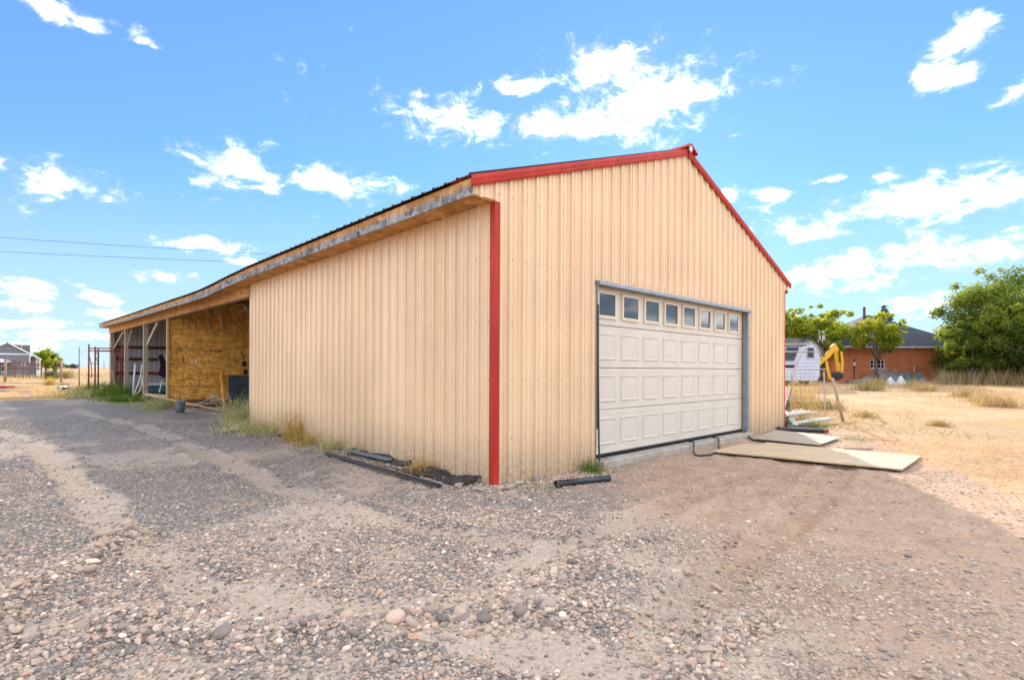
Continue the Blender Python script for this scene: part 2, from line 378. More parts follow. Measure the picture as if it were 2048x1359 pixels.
M['paper'] = principled('white_paper', lambda t: {'c': (.72, .71, .68)}, .8)
M['slate'] = painted('dark_slate_board', (.050, .068, .085), .6, .3, 2.5, 0, (.22,.24,.26), .5)
M['rust'] = painted('red_oxide_pipe', (.27, .035, .03), .55, .3, 9, .1, (.11,.04,.025), .5)
M['rust_dark'] = painted('rusty_dark_pipe', (.16, .055, .035), .7, .3, 9, .1, (.06,.03,.02), .5)
M['navy'] = painted('navy_body_paint', (.012, .018, .05), .25, .2, 3, 0, (.10,.10,.12), .2)
M['bodyred'] = painted('dull_red_body_paint', (.30, .03, .03), .4, .2, 3, 0, (.1,.04,.03), .3)
M['teal'] = painted('faded_teal_paint', (.045, .16, .21), .5, .25, 3, 0, (.2,.25,.27), .4)
M['white_pvc'] = painted('white_plastic_pipe', (.66, .66, .64), .4, .06, 3, 0, (.3,.26,.2), .3)
M['white_paint'] = painted('white_paint', (.72, .74, .78), .55, .06, 2, 0, (.35,.33,.32), .3)
M['camper'] = painted('chalky_white_camper_skin', (.56, .63, .76), .5, .06, 1.5, 0, (.36,.36,.38), .3)
M['camper_roof'] = painted('grey_camper_roof', (.12, .125, .14), .6, .25, 2, 0, (.3,.3,.3), .5)
M['yellow'] = painted('yellow_machine_paint', (.80, .44, .012), .4, .08, 3, 0, (.28,.14,.03), .35)
M['machine_black'] = painted('greasy_black_steel', (.028, .026, .026), .5, .3, 4, .3, (.1,.09,.08), .3)
M['chrome'] = principled('hydraulic_rod', lambda t: {'c': (.6, .62, .64)}, .25, 1.)
M['steel_pipe'] = painted('dull_galvanised_pipe', (.40, .41, .43), .5, .15, 9, .6, (.25,.2,.16), .4)
M['concrete'] = painted('rough_concrete', (.44, .41, .37), .9, .15, 8, 0, (.28,.24,.2), .5, bump=.5)
M['rock'] = painted('field_stone', (.36, .31, .27), .9, .2, 9, 0, (.22,.17,.13), .5, bump=.6)
M['bucket'] = painted('galvanised_bucket', (.36, .41, .47), .4, .15, 7, .6, (.2,.2,.2), .4)
M['tarp'] = painted('dirty_white_tarp', (.62, .62, .60), .6, .1, 3, 0, (.36,.30,.22), .5)
M['tarp_green'] = painted('green_plastic', (.14, .34, .05), .5, .2, 3, 0, (.3,.3,.2), .3)
M['tarp_blue'] = painted('faded_blue_grey_tarp', (.075, .135, .16), .6, .35, 1.8, 0, (.32,.30,.26), .5)
M['mesh_junk'] = painted('tangled_grey_netting', (.21, .17, .155), .9, .3, 3, 0, (.1,.08,.06), .5)
M['grey_siding'] = painted('grey_lap_siding', (.15, .155, .18), .7, .06, 2, 0, (.12,.12,.13), .2)
M['grey_shingle'] = painted('grey_shingles', (.155, .155, .18), .85, .12, 6, 0, (.09,.09,.1), .4)
M['wire'] = principled('dark_wire', lambda t: {'c': (.02, .05, .10)}, .6)
M['fence_wire'] = principled('fence_wire', lambda t: {'c': (.20, .19, .19)}, .5, .7)
M['lamp'] = principled('white_lamp_housing', lambda t: {'c': (.66, .64, .58)}, .4)
M['bark'] = painted('grey_brown_bark', (.13, .095, .07), .95, .25, 9, 0, (.05,.035,.025), .5, (1,1,.2), bump=.6)

def glass_mat(name, c, rough=.08):
    def fn(t):
        n = t.noise(t.coord('Object'), 2.3, 3)
        return {'c': t.mix(n, tuple(x*.7 for x in c), tuple(x*1.3 for x in c)), 'n': t.bump(t.noise(t.coord('Object'), 1.1, 2), .05, .05)}
    return principled(name, fn, rough, 0, .8)
M['glass'] = glass_mat('dusty_window_glass', (.045, .054, .068), .05)
M['glass_dark'] = glass_mat('dark_window_glass', (.012, .013, .015))

def brick_mat():
    def fn(t):
        co = t.coord('Object')
        br = t.new('ShaderNodeTexBrick'); br.offset = .5
        sp = t.new('ShaderNodeSeparateXYZ'); t.put(sp.inputs[0], co)
        cb = t.new('ShaderNodeCombineXYZ'); t.put(cb.inputs[0], t.math('ADD', sp.outputs[0], sp.outputs[1])); t.put(cb.inputs[1], sp.outputs[2])
        t.put(br.inputs['Vector'], cb.outputs[0])
        br.inputs['Color1'].default_value = (.66, .19, .058, 1); br.inputs['Color2'].default_value = (.52, .125, .038, 1); br.inputs['Mortar'].default_value = (.42, .27, .19, 1)
        br.inputs['Scale'].default_value = 1; br.inputs['Brick Width'].default_value = .23; br.inputs['Row Height'].default_value = .083; br.inputs['Mortar Size'].default_value = .008; br.inputs['Bias'].default_value = -.1
        n = t.noise(co, 1.1, 5, .6)
        col = t.mix(t.math('MULTIPLY', t.maprange(n, .45, .75), .5), br.outputs[0], (.20, .07, .045))
        return {'c': col, 'n': t.bump(br.outputs[1], -.6, .01)}
    return principled('weathered_red_brick', fn, .85, 0, .25)
M['brick'] = brick_mat()
def shingle_mat():
    def fn(t):
        co = t.coord('Object')
        sp = t.new('ShaderNodeSeparateXYZ'); t.put(sp.inputs[0], co)
        cb = t.new('ShaderNodeCombineXYZ'); t.put(cb.inputs[0], t.math('ADD', sp.outputs[0], t.math('MULTIPLY', sp.outputs[1], .3))); t.put(cb.inputs[1], sp.outputs[2])
        br = t.new('ShaderNodeTexBrick'); br.offset = .5; t.put(br.inputs['Vector'], cb.outputs[0])
        br.inputs['Color1'].default_value = (.036, .046, .072, 1); br.inputs['Color2'].default_value = (.055, .067, .094, 1); br.inputs['Mortar'].default_value = (.02, .02, .025, 1)
        br.inputs['Scale'].default_value = 1; br.inputs['Brick Width'].default_value = .3; br.inputs['Row Height'].default_value = .10; br.inputs['Mortar Size'].default_value = .012
        return {'c': t.mix(t.maprange(t.noise(co, 1.5, 5), .4, .7), br.outputs[0], (.06, .064, .075)), 'n': t.bump(br.outputs[1], -.6, .01)}
    return principled('slate_grey_shingles', fn, .85, 0, .25)
M['shingle'] = shingle_mat()

def foliage(name, stops, trans=.35, rough=.55):
    m = bpy.data.materials.new(name); m.use_nodes = True; t = NT(m.node_tree); t.n.clear()
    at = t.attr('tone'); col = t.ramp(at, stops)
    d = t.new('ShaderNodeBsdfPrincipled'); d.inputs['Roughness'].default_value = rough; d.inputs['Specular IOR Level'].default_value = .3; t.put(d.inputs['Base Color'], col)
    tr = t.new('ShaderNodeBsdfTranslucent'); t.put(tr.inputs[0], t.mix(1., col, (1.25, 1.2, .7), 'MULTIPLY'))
    mx = t.new('ShaderNodeMixShader'); mx.inputs[0].default_value = trans
    t.l.new(d.outputs[0], mx.inputs[1]); t.l.new(tr.outputs[0], mx.inputs[2])
    o = t.new('ShaderNodeOutputMaterial'); t.l.new(mx.outputs[0], o.inputs[0]); return m
M['leaf'] = foliage('elm_leaves', [(0, (.12, .17, .018)), (.5, (.30, .365, .035)), (1, (.50, .50, .06))], .58)
M['leaf_dark'] = foliage('dark_leaves', [(0, (.06, .11, .022)), (.5, (.175, .245, .038)), (1, (.40, .42, .055))], .54)
M['needle'] = foliage('grey_green_needles', [(0, (.03, .06, .03)), (1, (.11, .16, .08))], .25)
M['straw'] = foliage('dry_straw', [(0, (.25, .17, .085)), (.5, (.43, .32, .18)), (1, (.60, .49, .31))], .3, .8)
M['gold'] = foliage('golden_dry_weed', [(0, (.32, .20, .05)), (.5, (.52, .36, .10)), (1, (.62, .50, .18))], .3, .8)
M['pale_weed'] = foliage('pale_grey_green_weed', [(0, (.22, .23, .10)), (.5, (.46, .45, .21)), (1, (.62, .58, .32))], .3, .8)
M['green'] = foliage('green_grass', [(0, (.045, .095, .012)), (.5, (.095, .18, .02)), (1, (.26, .30, .05))], .35, .7)
M['dry_shrub'] = foliage('dusty_shrub', [(0, (.16, .13, .055)), (.5, (.29, .24, .10)), (1, (.42, .36, .18))], .3, .8)

def stone_mat(name, lo=1., tint=(1,1,1)):
    def fn(t):
        r = t.objrand()
        col = t.ramp(r, [(0, (.12,.11,.108)), (.16, (.225,.20,.19)), (.38, (.37,.31,.275)), (.55, (.46,.36,.285)), (.68, (.29,.25,.235)), (.80, (.56,.485,.42)), (.92, (.44,.28,.20)), (1, (.74,.69,.63))])
        col = t.mix(1., col, (1.16, 1.06, .98), 'MULTIPLY')
        n = t.noise(t.coord('Object'), 2.2, 5, .6)
        col = t.mix(t.math('MULTIPLY', t.maprange(n, .4, .75), .3), col, (.42, .34, .28))
        col = t.mix(t.math('MULTIPLY', t.attr('pink', typ='INSTANCER'), .45), col, (.50, .38, .29))
        col = t.mix(t.math('MULTIPLY', t.attr('eave_shade', typ='INSTANCER'), .6), col, (.13, .13, .145))  # stones darkened to match the painted eave shadow
        return {'c': col, 'n': t.bump(n, .25, .1)}
    return principled(name, fn, .8, 0, .3)
M['stone'] = stone_mat('river_gravel')

def ground_mat():
    def fn(t):
        co = t.coord('Object')
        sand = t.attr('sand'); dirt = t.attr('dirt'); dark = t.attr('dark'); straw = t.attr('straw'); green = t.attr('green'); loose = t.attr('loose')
        big = t.noise(co, .55, 5, .6); mid = t.noise(co, 3.2, 6, .6); fine = t.noise(co, 38, 5, .65)
        vc = t.new('ShaderNodeTexVoronoi'); t.put(vc.inputs['Vector'], co); vc.inputs['Scale'].default_value = 46
        vs = t.new('ShaderNodeSeparateColor'); t.put(vs.inputs[0], vc.outputs['Color'])
        vd = vc.outputs['Distance']
        peb = t.ramp(vs.outputs[0], [(0, (.13,.12,.115)), (.3, (.24,.215,.20)), (.55, (.35,.295,.255)), (.75, (.27,.24,.22)), (.9, (.46,.40,.35)), (1, (.60,.55,.49))])
        gap = t.maprange(vd, .45, .75)
        fines = t.mix(t.maprange(fine, .3, .7), (.40,.315,.25), (.54,.44,.36))
        cover = t.maprange(t.math('ADD', mid, t.math('MULTIPLY', t.math('SUBTRACT', loose, .5), .7)), .36, .58)
        grav = t.mix(cover, fines, peb)
        grav = t.mix(t.math('MULTIPLY', gap, t.math('MULTIPLY', cover, .55)), grav, (.10,.09,.085))
        grav = t.mix(t.math('MULTIPLY', dark, .62), grav, t.mix(vs.outputs[1], (.115,.115,.13), (.20,.195,.205)))  # darkens the gravel where the painted eave shadow lies
        soil = t.mix(t.maprange(mid, .3, .7), (.39,.26,.18), (.51,.365,.27))
        soil = t.mix(t.math('MULTIPLY', t.maprange(fine, .45, .75), .55), soil, (.26,.17,.115))
        soil = t.mix(t.maprange(vs.outputs[2], .90, .93, 0, .8), soil, peb)
        col = t.mix(t.maprange(t.math('ADD', dirt, t.math('MULTIPLY', t.math('SUBTRACT', mid, .5), .9)), .25, .8), grav, soil)
        sn = t.mix(t.maprange(t.math('ADD', t.math('MULTIPLY', big, .6), t.math('MULTIPLY', mid, .4)), .34, .66), (.44,.25,.13), (.56,.365,.22))
        sn = t.mix(t.math('MULTIPLY', t.maprange(fine, .5, .8), .5), sn, (.32,.19,.10))
        col = t.mix(t.maprange(t.math('ADD', sand, t.math('MULTIPLY', t.math('SUBTRACT', mid, .5), .7)), .3, .7), col, sn)
        sv = t.noise(t.mapping(co, (1, 1, 1), rot=(0, 0, .5)), 9, 8, .75, 1.2)
        st = t.mix(t.maprange(sv, .35, .65), (.27,.19,.105), (.48,.37,.225))
        col = t.mix(t.maprange(t.math('ADD', straw, t.math('MULTIPLY', t.math('SUBTRACT', mid, .5), 1.1)), .3, .75, 0, .85), col, st)
        gr = t.mix(t.maprange(sv, .35, .65), (.13,.15,.035), (.30,.29,.10))
        col = t.mix(t.maprange(t.math('ADD', green, t.math('MULTIPLY', t.math('SUBTRACT', mid, .5), 1.1)), .35, .7, 0, .8), col, gr)
        h = t.math('ADD', t.math('MULTIPLY', t.math('SUBTRACT', 1., vd), t.math('MULTIPLY_ADD', cover, .8, .15)), t.math('MULTIPLY', fine, .8))
        hs = t.math('MULTIPLY', t.math('ADD', mid, t.math('MULTIPLY', sv, .8)), t.math('MULTIPLY', sand, 1.6))
        return {'c': col, 'n': t.bump(t.math('ADD', h, hs), .85, .022)}
    return principled('gravel_and_soil', fn, .93, 0, .15)
M['ground'] = ground_mat()

# ------------------------------------------------------------------ ground
def axis_lines(a, b, step, c0, c1):
    core = np.arange(c0, c1+1e-6, step); lo = []; hi = []
    s = step; p = c0
    while p > a: s *= 1.16; p -= s; lo.append(p)
    s = step; p = c1
    while p < b: s *= 1.16; p += s; hi.append(p)
    return np.concatenate([np.array(lo[::-1]), core, np.array(hi)])
def zones(x, y):
    n1 = fbm(x*.5+4, y*.5, 3); n2 = fbm(x*1.7, y*1.7+3, 3)
    # gravel yard on the left and in front; bare sand to the right of the line that runs out from the door corner
    side = (x-3.0)*.50 - (y+3.9)*-.866            # not used alone
    r = (x*.46 + (-y)*.89)                        # how far out towards the right foreground
    sand = np.maximum(sstep(9.0, 11.5, x+.8*n1), sstep(4.85, 6.1, r+.35*n1+.12*n2 - .0))
    sand = np.maximum(sand, sstep(24.2, 26.2, y + .5*n1 + .10*x)*(x < 0))
    sand = np.maximum(sand, sstep(33, 36, y))
    sand = np.maximum(sand, sstep(-6.2, -7.6, x+.6*n1))
    dirt = np.exp(-(((x-4.3)/3.6)**2 + ((y+1.3)/1.6)**2)) * 1.15 + .5*np.exp(-(((x-2.0)/2.6)**2+((y+3.2)/.9)**2))
    dirt = dirt + .62*sstep(1.3, 3.4, r+.5*n1)
    dark = sstep(-3.42, -3.22, x+.14*n1+.12*n2+.035*(y-4))*sstep(-.3, 2.6, y+.8*n1)*(1-sstep(-.2, .4, x))*(1-sstep(25, 26, y))  # eave shadow along the barn, painted into the gravel colour
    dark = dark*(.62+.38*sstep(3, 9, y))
    straw = sand*np.clip(.42+.9*fbm(x*.35+9, y*.35, 3)+.25*sstep(30, 50, np.hypot(x, y)), 0, 1)
    green = sstep(18, 20, y)*(1-sstep(27, 30, y))*np.exp(-((x+.5)/1.0)**2)*1.2 + .6*np.exp(-(((x+.7)/1.0)**2+((y-15.2)/2.2)**2))
    loose = np.clip(.60 + .85*fbm(x*.9+1, y*.9+2, 4) - .28*sstep(1.8, 4.2, r+.4*n1), .16, 1)
    for pts, w, h in RUTS:
        d, _ = seg_dist(x, y, pts); loose = loose*(1-.6*np.exp(-(d/(w*.8))**2))
    for pts, w, h in BERMS:
        d, _ = seg_dist(x, y, pts); loose = np.maximum(loose, np.exp(-(d/(w*1.5))**2))
    for q, (pts, w) in enumerate(TRACKS):
        d, run = seg_dist(x, y, pts); d = d + .13*n2 + .07*vnoise(x*6, y*6); k = (.80 if q < 2 else .66)*np.clip(1+1.1*vnoise(run*1.1+q*9, 0*run), .25, 1.3)
        tr = 1-sstep(w*.55, w*1.55, d); loose = loose*(1-np.clip(k, 0, .9)*tr); dirt = dirt + .12*tr*(q < 2)
    return dict(sand=sand, dirt=dirt, dark=dark, straw=straw, green=green, loose=loose)
def build_ground():
    xs = axis_lines(-4000, 5000, .031, -6.2, 7.0); ys = axis_lines(-3000, 6000, .031, -5.0, 7.0)
    gx, gy = np.meshgrid(xs, ys); gx = gx.ravel(); gy = gy.ravel(); gz = terrain(gx, gy)
    nx = len(xs); ny = len(ys)
    i = (np.arange(ny-1)[:, None]*nx + np.arange(nx-1)[None, :]).ravel()
    me = fast_mesh('ground', np.stack([gx, gy, gz], 1), np.stack([i, i+1, i+1+nx, i+nx], 1), True)
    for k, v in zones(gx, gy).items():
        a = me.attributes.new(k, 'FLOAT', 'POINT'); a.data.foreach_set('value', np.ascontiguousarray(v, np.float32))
    g = obj('ground', me, M['ground'], kind='structure')
    g['label'] = 'gravel drive and sandy yard around the barn'
    return g
GROUND = build_ground()

# ------------------------------------------------------------------ the barn
BARN = thing('pole_barn', 'long tan ribbed-metal pole barn with red trim and open wooden bays', 'barn')
W = 9.17; LEN = 31.3; Y1 = 8.42; RX = 4.45; RZ = 5.20
FB_Y = [-1, 7.2, 9.0, 10.2, 11.2, 12.4, 13.8, 15.5, 17.7, 20.6, 31.4]
FB_Z = [3.31, 3.29, 3.245, 3.20, 3.18, 3.19, 3.21, 3.23, 3.255, 3.285, 3.45]
_fy = np.linspace(-1, 31.4, 325); _fz = np.interp(_fy, FB_Y, FB_Z)
_k = np.hanning(21); _k /= _k.sum(); _fs = np.convolve(np.pad(_fz, 10, 'edge'), _k, 'valid')
def fbz(y): return float(np.interp(y, _fy, _fs))          # underside of the sagging eave board
def hdr_top(y): return 3.26 + (y-Y1)*(.20/22.5)
def hdr_bot(y): return 3.03 + (y-Y1)*(.15/22.5)
def roof_z(x):                                             # roof plane at the gable end
    return RZ - (RX-x)*(RZ-3.50)/(RX+.38) if x < RX else RZ - (x-RX)*(RZ-3.44)/(9.47-RX)

def rib_points(a, b, phase=0.):
    """stations along a ribbed sheet and how far each stands out"""
    P = 0.2286; st = {round(a, 4): None, round(b, 4): None}
    for k in range(int((a-phase)/P)-2, int((b-phase)/P)+3):
        c = k*P + phase
        for dx, h in ((-.028, 0), (-.016, .028), (.016, .028), (.028, 0)): st[round(c+dx, 4)] = h
        for m in (P/3, 2*P/3):
            for dx, h in ((-.012, 0), (-.006, .0075), (.006, .0075), (.012, 0)): st[round(c+m+dx, 4)] = h
    keys = sorted(k for k in st if a-1e-6 <= k <= b+1e-6)
    allk = sorted(k for k in st if st[k] is not None); hv = [st[k] for k in allk]
    return [(k, st[k] if st[k] is not None else float(np.interp(k, allk, hv))) for k in keys]
def sheet(name, m, parent, a, b, zlo, zhi, place, phase=0., rows=1):
    """ribbed sheet; zlo/zhi are functions of the station, place(s, h, z) gives the point"""
    pts = rib_points(a, b, phase); v = []; f = []
    for s_, h in pts:
        for r in range(rows+1):
            z = zlo(s_) + (zhi(s_)-zlo(s_))*r/rows; v.append(place(s_, h, z))
    n = rows+1
    for i in range(len(pts)-1):
        for r in range(rows): f.append((i*n+r, (i+1)*n+r, (i+1)*n+r+1, i*n+r+1))
    return obj(name, new_mesh(name, v, f), m, parent)
# front gable wall: each sheet its own part
DL, DR, DT = 1.93, 7.05, 2.585
front = lambda s_, h, z: (s_, -h, z)
cuts = [-.375, 0.0, .98, DL] + [DL + (DR-DL)*k/6 for k in range(1, 7)] + [8.1, W]
for a, b in zip(cuts[:-1], cuts[1:]):
    lo = (lambda s_: 3.315) if b <= 0 else ((lambda s_: DT) if DL-.01 <= a < DR-.01 else (lambda s_: -.05))
    bb = b + (.012 if b < W and a >= 0 else 0)
    off = .0012*(cuts.index(a) % 2)
    xm = (a+b)/2
    if a < RX < b:
        sheet('siding_panel', M['tan'], BARN, a, RX, lo, lambda s_: roof_z(s_)-.03, lambda s_, h, z, o=off: (s_, -h-o, z))
        sheet('siding_panel', M['tan'], BARN, RX, bb, lo, lambda s_: roof_z(s_)-.03, lambda s_, h, z, o=off: (s_, -h-o-.0006, z))
    else:
        sheet('siding_panel', M['tan'], BARN, a, bb, lo, lambda s_: roof_z(s_)-.03, lambda s_, h, z, o=off: (s_, -h-o, z))
sheet('siding_panel', M['tan'], BARN, W, 9.45, lambda s_: 3.28, lambda s_: roof_z(s_)-.03, front)
# left side wall
cuts = [0.0] + [.914*k for k in range(1, 10)] + [Y1]
cuts = sorted(c for c in cuts if c <= Y1-.3 or c == Y1)
for i, (a, b) in enumerate(zip(cuts[:-1], cuts[1:])):
    sheet('siding_panel', M['tan'], BARN, a, b + (.012 if b < Y1 else 0), lambda s_: -.05, lambda s_: fbz(s_)+.03,
          lambda s_, h, z, o=.0012*(i % 2): (-h-o, s_, z), phase=.05)
# far side wall, far end wall (seen from inside through the bays) and the cross wall behind the garage
sheet('siding_panel', M['tan'], BARN, 0, 30.6, lambda s_: -.05, lambda s_: 3.3, lambda s_, h, z: (W+h, s_, z), rows=1)
ec = [0.06, .95, 1.86, 2.78, 3.7, 4.6, 6.0, 7.5, W]
for i, (a, b) in enumerate(zip(ec[:-1], ec[1:])):
    sheet('siding_panel', M['galv_wall'], BARN, a, b+.004, lambda s_: -.02, lambda s_: roof_z(s_)-.02,
          lambda s_, h, z, o=.0012*(i % 2): (s_, 30.62-h-o, z))
MB().prism([(0.02, -.05), (W-.02, -.05), (W-.02, 3.25), (RX, 5.0), (0.02, 3.25)], 'y', Y1-.06, Y1-.02).build('cross_wall', M['osb_in'], BARN)
# screws in rows along the ribs
def screws(rows, a, b, place, phase, keep=lambda s_, z: True, jit=.0):
    mb = MB(); k0 = int((a-phase)/.2286)-1; k1 = int((b-phase)/.2286)+2
    for z in rows:
        for k in range(k0, k1):
            for dx in (.052,):
                s_ = k*.2286+phase+dx
                if a+.03 < s_ < b-.03 and keep(s_, z):
                    zz = z + random.uniform(-.012, .012)+jit*math.sin(s_*2)
                    c = place(s_, 0, zz); o = place(s_, .009, zz); e = .0095
                    u = place(s_+e, 0, zz); u = tuple(u[i]-c[i] for i in range(3))
                    ring = []
                    for q in range(6):
                        ca, sa = math.cos(q*math.pi/3), math.sin(q*math.pi/3)*e
                        ring.append((c[0]+u[0]*ca, c[1]+u[1]*ca, c[2]+sa))
                    mb.add(ring+[o], [(q, (q+1) % 6, 6) for q in range(6)])
    return mb
M['screw'] = principled('screw_heads', lambda t: {'c': (.07, .045, .03)}, .5, .2)
ok = lambda s_, z: not (DL-.05 < s_ < DR+.05 and z < DT+.03) and z < roof_z(s_)-.12
screws([.12, .55, 1.25, 1.94, 2.69, 3.42, 4.10, 4.7], 0, W, front, 0., ok).build('screw_heads', M['screw'], BARN, kind='stuff')
screws([2.66, 2.70], DL, DR, front, .07, lambda s_, z: True).build('screw_heads', M['screw'], BARN, kind='stuff')
screws([.10, .55, 1.25, 1.94, 2.69, 3.22], 0, Y1, lambda s_, h, z: (-h, s_, z), .05).build('screw_heads', M['screw'], BARN, kind='stuff')

# red trims
MB().prism([(-.036, -.036), (.052, -.036), (.052, -.029), (-.029, -.029), (-.029, .052), (-.036, .052)], 'z', .05, 3.318).build('corner_trim', M['red'], BARN, bevel=.003)
MB().prism([(W+.03, -.032), (W-.02, -.032), (W-.02, -.022), (W+.02, -.022), (W+.02, .088), (W+.03, .088)], 'z', .02, 3.28).build('corner_trim', M['red'], BARN, bevel=.003)
def rake(x0, x1):
    z0 = roof_z(x0); z1 = roof_z(x1); prof = [(.30, .022), (-.060, .026), (-.068, -.015), (-.058, -.062), (-.064, -.072), (-.050, -.100), (-.044, -.100), (-.054, -.070), (-.050, -.058), (-.058, -.015), (-.05, .014), (.30, .012)]
    n = len(prof); v = [(x0, y, z0+z) for y, z in prof] + [(x1, y, z1+z) for y, z in prof]
    f = [(i, (i+1) % n, (i+1) % n+n, i+n) for i in range(n)] + [tuple(range(n-1, -1, -1)), tuple(range(n, 2*n))]
    return MB().add(v, f).build('rake_trim', M['red'], BARN)
rake(-.405, RX-.02); rake(RX+.02, 9.49)
cap = MB()
for sgn in (-1, 1):
    sl_ = (RZ-3.50)/(RX+.38) if sgn < 0 else (RZ-3.44)/(9.47-RX)
    P = [(0, .088), (.05*sgn, .082), (.10*sgn, .052), (.24*sgn, .24*-sl_+.055), (.24*sgn, .24*-sl_+.035), (.09*sgn, .02), (0, .055)]
    P = [(RX+x, RZ+z) for x, z in P]
    if sgn > 0: P = P[::-1]
    cap.prism(P, 'y', -.115, 31.2)
cap.build('ridge_cap', M['red'], BARN)
MB().prism([(RX-.05, RZ-.03), (RX+.035, RZ-.05), (RX+.055, RZ+.02), (RX+.02, RZ+.062), (RX-.035, RZ+.055)], 'y', -.108, -.085).build('ridge_closure', M['white_paint'], BARN, bevel=.006)

mb = MB()
for k in range(7):
    z = .25+k*.5
    mb.add([(.035+.008*math.cos(q*1.047), -.0375, z+.008*math.sin(q*1.047)) for q in range(6)]+[(.035, -.045, z)], [(q, (q+1) % 6, 6) for q in range(6)])
    mb.add([(-.0375, .035+.008*math.cos(q*1.047), z+.1+.008*math.sin(q*1.047)) for q in range(6)]+[(-.045, .035, z+.1)], [((q+1) % 6, q, 6) for q in range(6)])
mb.build('screw_heads', M['screw'], BARN, kind='stuff')
# eave boards, soffit and roof sheets
def strip(name, m, y0, y1, n, prof):
    """board that follows the sagging eave: prof(y) returns the section polygon (x,z)"""
    o = (prof(y0)[0][0], y0, prof(y0)[0][1]); v = []; f = []; k = len(prof(y0))
    for i in range(n+1):
        y = y0+(y1-y0)*i/n
        for x, z in prof(y): v.append((x-o[0], y-o[1], z-o[2]))
    for i in range(n):
        for j in range(k): f.append((i*k+j, i*k+(j+1) % k, (i+1)*k+(j+1) % k, (i+1)*k+j))
    f += [tuple(range(k-1, -1, -1)), tuple(range(n*k, n*k+k))]
    return MB().add(v, f).build(name, m, BARN, o)
y = -.02; segs = [2.30, 2.44, 2.44, 2.44, 2.44, 2.44, 2.44, 2.44, 2.44, 2.44, 2.44, 2.44, 2.5]
for i, L in enumerate(segs):
    dz = random.uniform(-.006, .006); dx = random.uniform(-.004, .004); y1 = min(y+L, LEN)
    strip('fascia_board', M['osb_grey'], y+.002, y1-.002, 10, lambda q: [(-.375+dx, fbz(q)+dz), (-.345+dx, fbz(q)+dz), (-.345+dx, fbz(q)+.19+dz), (-.375+dx, fbz(q)+.19+dz)])
    top = lambda q: fbz(q)+.018 if q < Y1 else max(hdr_top(q)-.005, fbz(q)+.01)
    strip('soffit_board', M['osb'], y+.003, y1-.003, 10, lambda q: [(-.343, fbz(q)+.012), (-.012, top(q)), (-.012, top(q)+.012), (-.343, fbz(q)+.024)])
    y = y1
y = -.06; i = 0
while y < LEN:
    y1 = min(y+.914, LEN+.05); pts = rib_points(y, y1, -.06); v = []; f = []
    for s_, h in pts:
        for tt in (0, .06, .3, 1):
            x = -.43 + (RX+.43)*tt; ez = fbz(s_)+.205
            z = ez + (RZ+.01-ez)*tt
            v.append((x, s_, z + h*.75 + .0012*(i % 2)))
    for q in range(len(pts)-1):
        for r in range(3): f.append((q*4+r, q*4+r+1, q*4+5+r, q*4+4+r))
    obj('roof_panel', new_mesh('roof_panel', v, f), M['roof'], BARN); y = y1; i += 1
MB().add([(RX, -.06, RZ+.01), (RX, LEN, RZ+.01), (9.52, LEN, 3.44), (9.52, -.06, 3.44)], [(0, 3, 2, 1)]).build('roof_sheet', M['roof'], BARN)
MB().box(9.42, 9.45, -.0, 31, 3.22, 3.42).build('fascia_board', M['osb_grey'], BARN)
# header boards over the open bays
y = Y1+.004
while y < 30.8:
    y1 = min(y+2.44, 30.85)
    strip('header_board', M['osb'], y+.002, y1-.002, 6, lambda q: [(-.016, hdr_bot(q)), (.004, hdr_bot(q)), (.004, hdr_top(q)), (-.016, hdr_top(q))])
    y = y1
strip('header_beam', M['rafter'], Y1+.03, 30.8, 12, lambda q: [(.006, hdr_bot(q)-.03), (.10, hdr_bot(q)-.03), (.10, hdr_bot(q)+.2), (.006, hdr_bot(q)+.2)])
# posts, braces, rafters, purlins, girts
for py_ in (21.2, 25.75): box_part('post', M['post'], BARN, -.0145, .145, py_-.09, py_+.09, -.1, hdr_bot(py_)+.05, .008)
box_part('post', M['post'], BARN, -.0145, .16, 30.15, 30.45, -.1, hdr_bot(30.3)+.05, .008)
box_part('post', M['pine'], BARN, -.03, .03, 16.86, 16.94, -.05, hdr_bot(16.9)+.01)
box_part('post', M['post'], BARN, .02, .14, Y1-.015, Y1+.12, -.05, 3.05)
box_part('end_board', M['tan'], BARN, -.02, .06, 30.47, 30.6, -.05, 3.44)
MB().beam((.07, 18.9, 3.06), (.07, 20.95, 2.25), .05, .14).build('brace', M['post'], BARN)
MB().beam((.07, 26.6, 3.08), (.07, 30.05, 2.25), .05, .10).build('brace', M['post'], BARN)
MB().beam((.07, 25.6, 2.3), (.07, 24.4, 3.05), .04, .09).build('brace', M['post'], BARN)
for ry in (9.6, 11.0, 12.4, 13.8, 15.2, 16.5, 18.6, 20.4, 22.2, 24.0, 25.9, 27.7, 29.4):
    MB().beam((.05, ry, 3.24), (RX, ry, RZ-.16), .05, .2).build('rafter', M['rafter'], BARN)
for px_ in (1.2, 2.4, 3.6): MB().beam((px_, Y1+.1, roof_z(px_)-.06), (px_, 30.5, roof_z(px_)-.06), .045, .09).build('purlin', M['rafter'], BARN)
for gz in (2.45, 1.81, 1.04): box_part('girt', M['brown'], BARN, .17, 4.6, 30.50, 30.585, gz-.075, gz+.075)
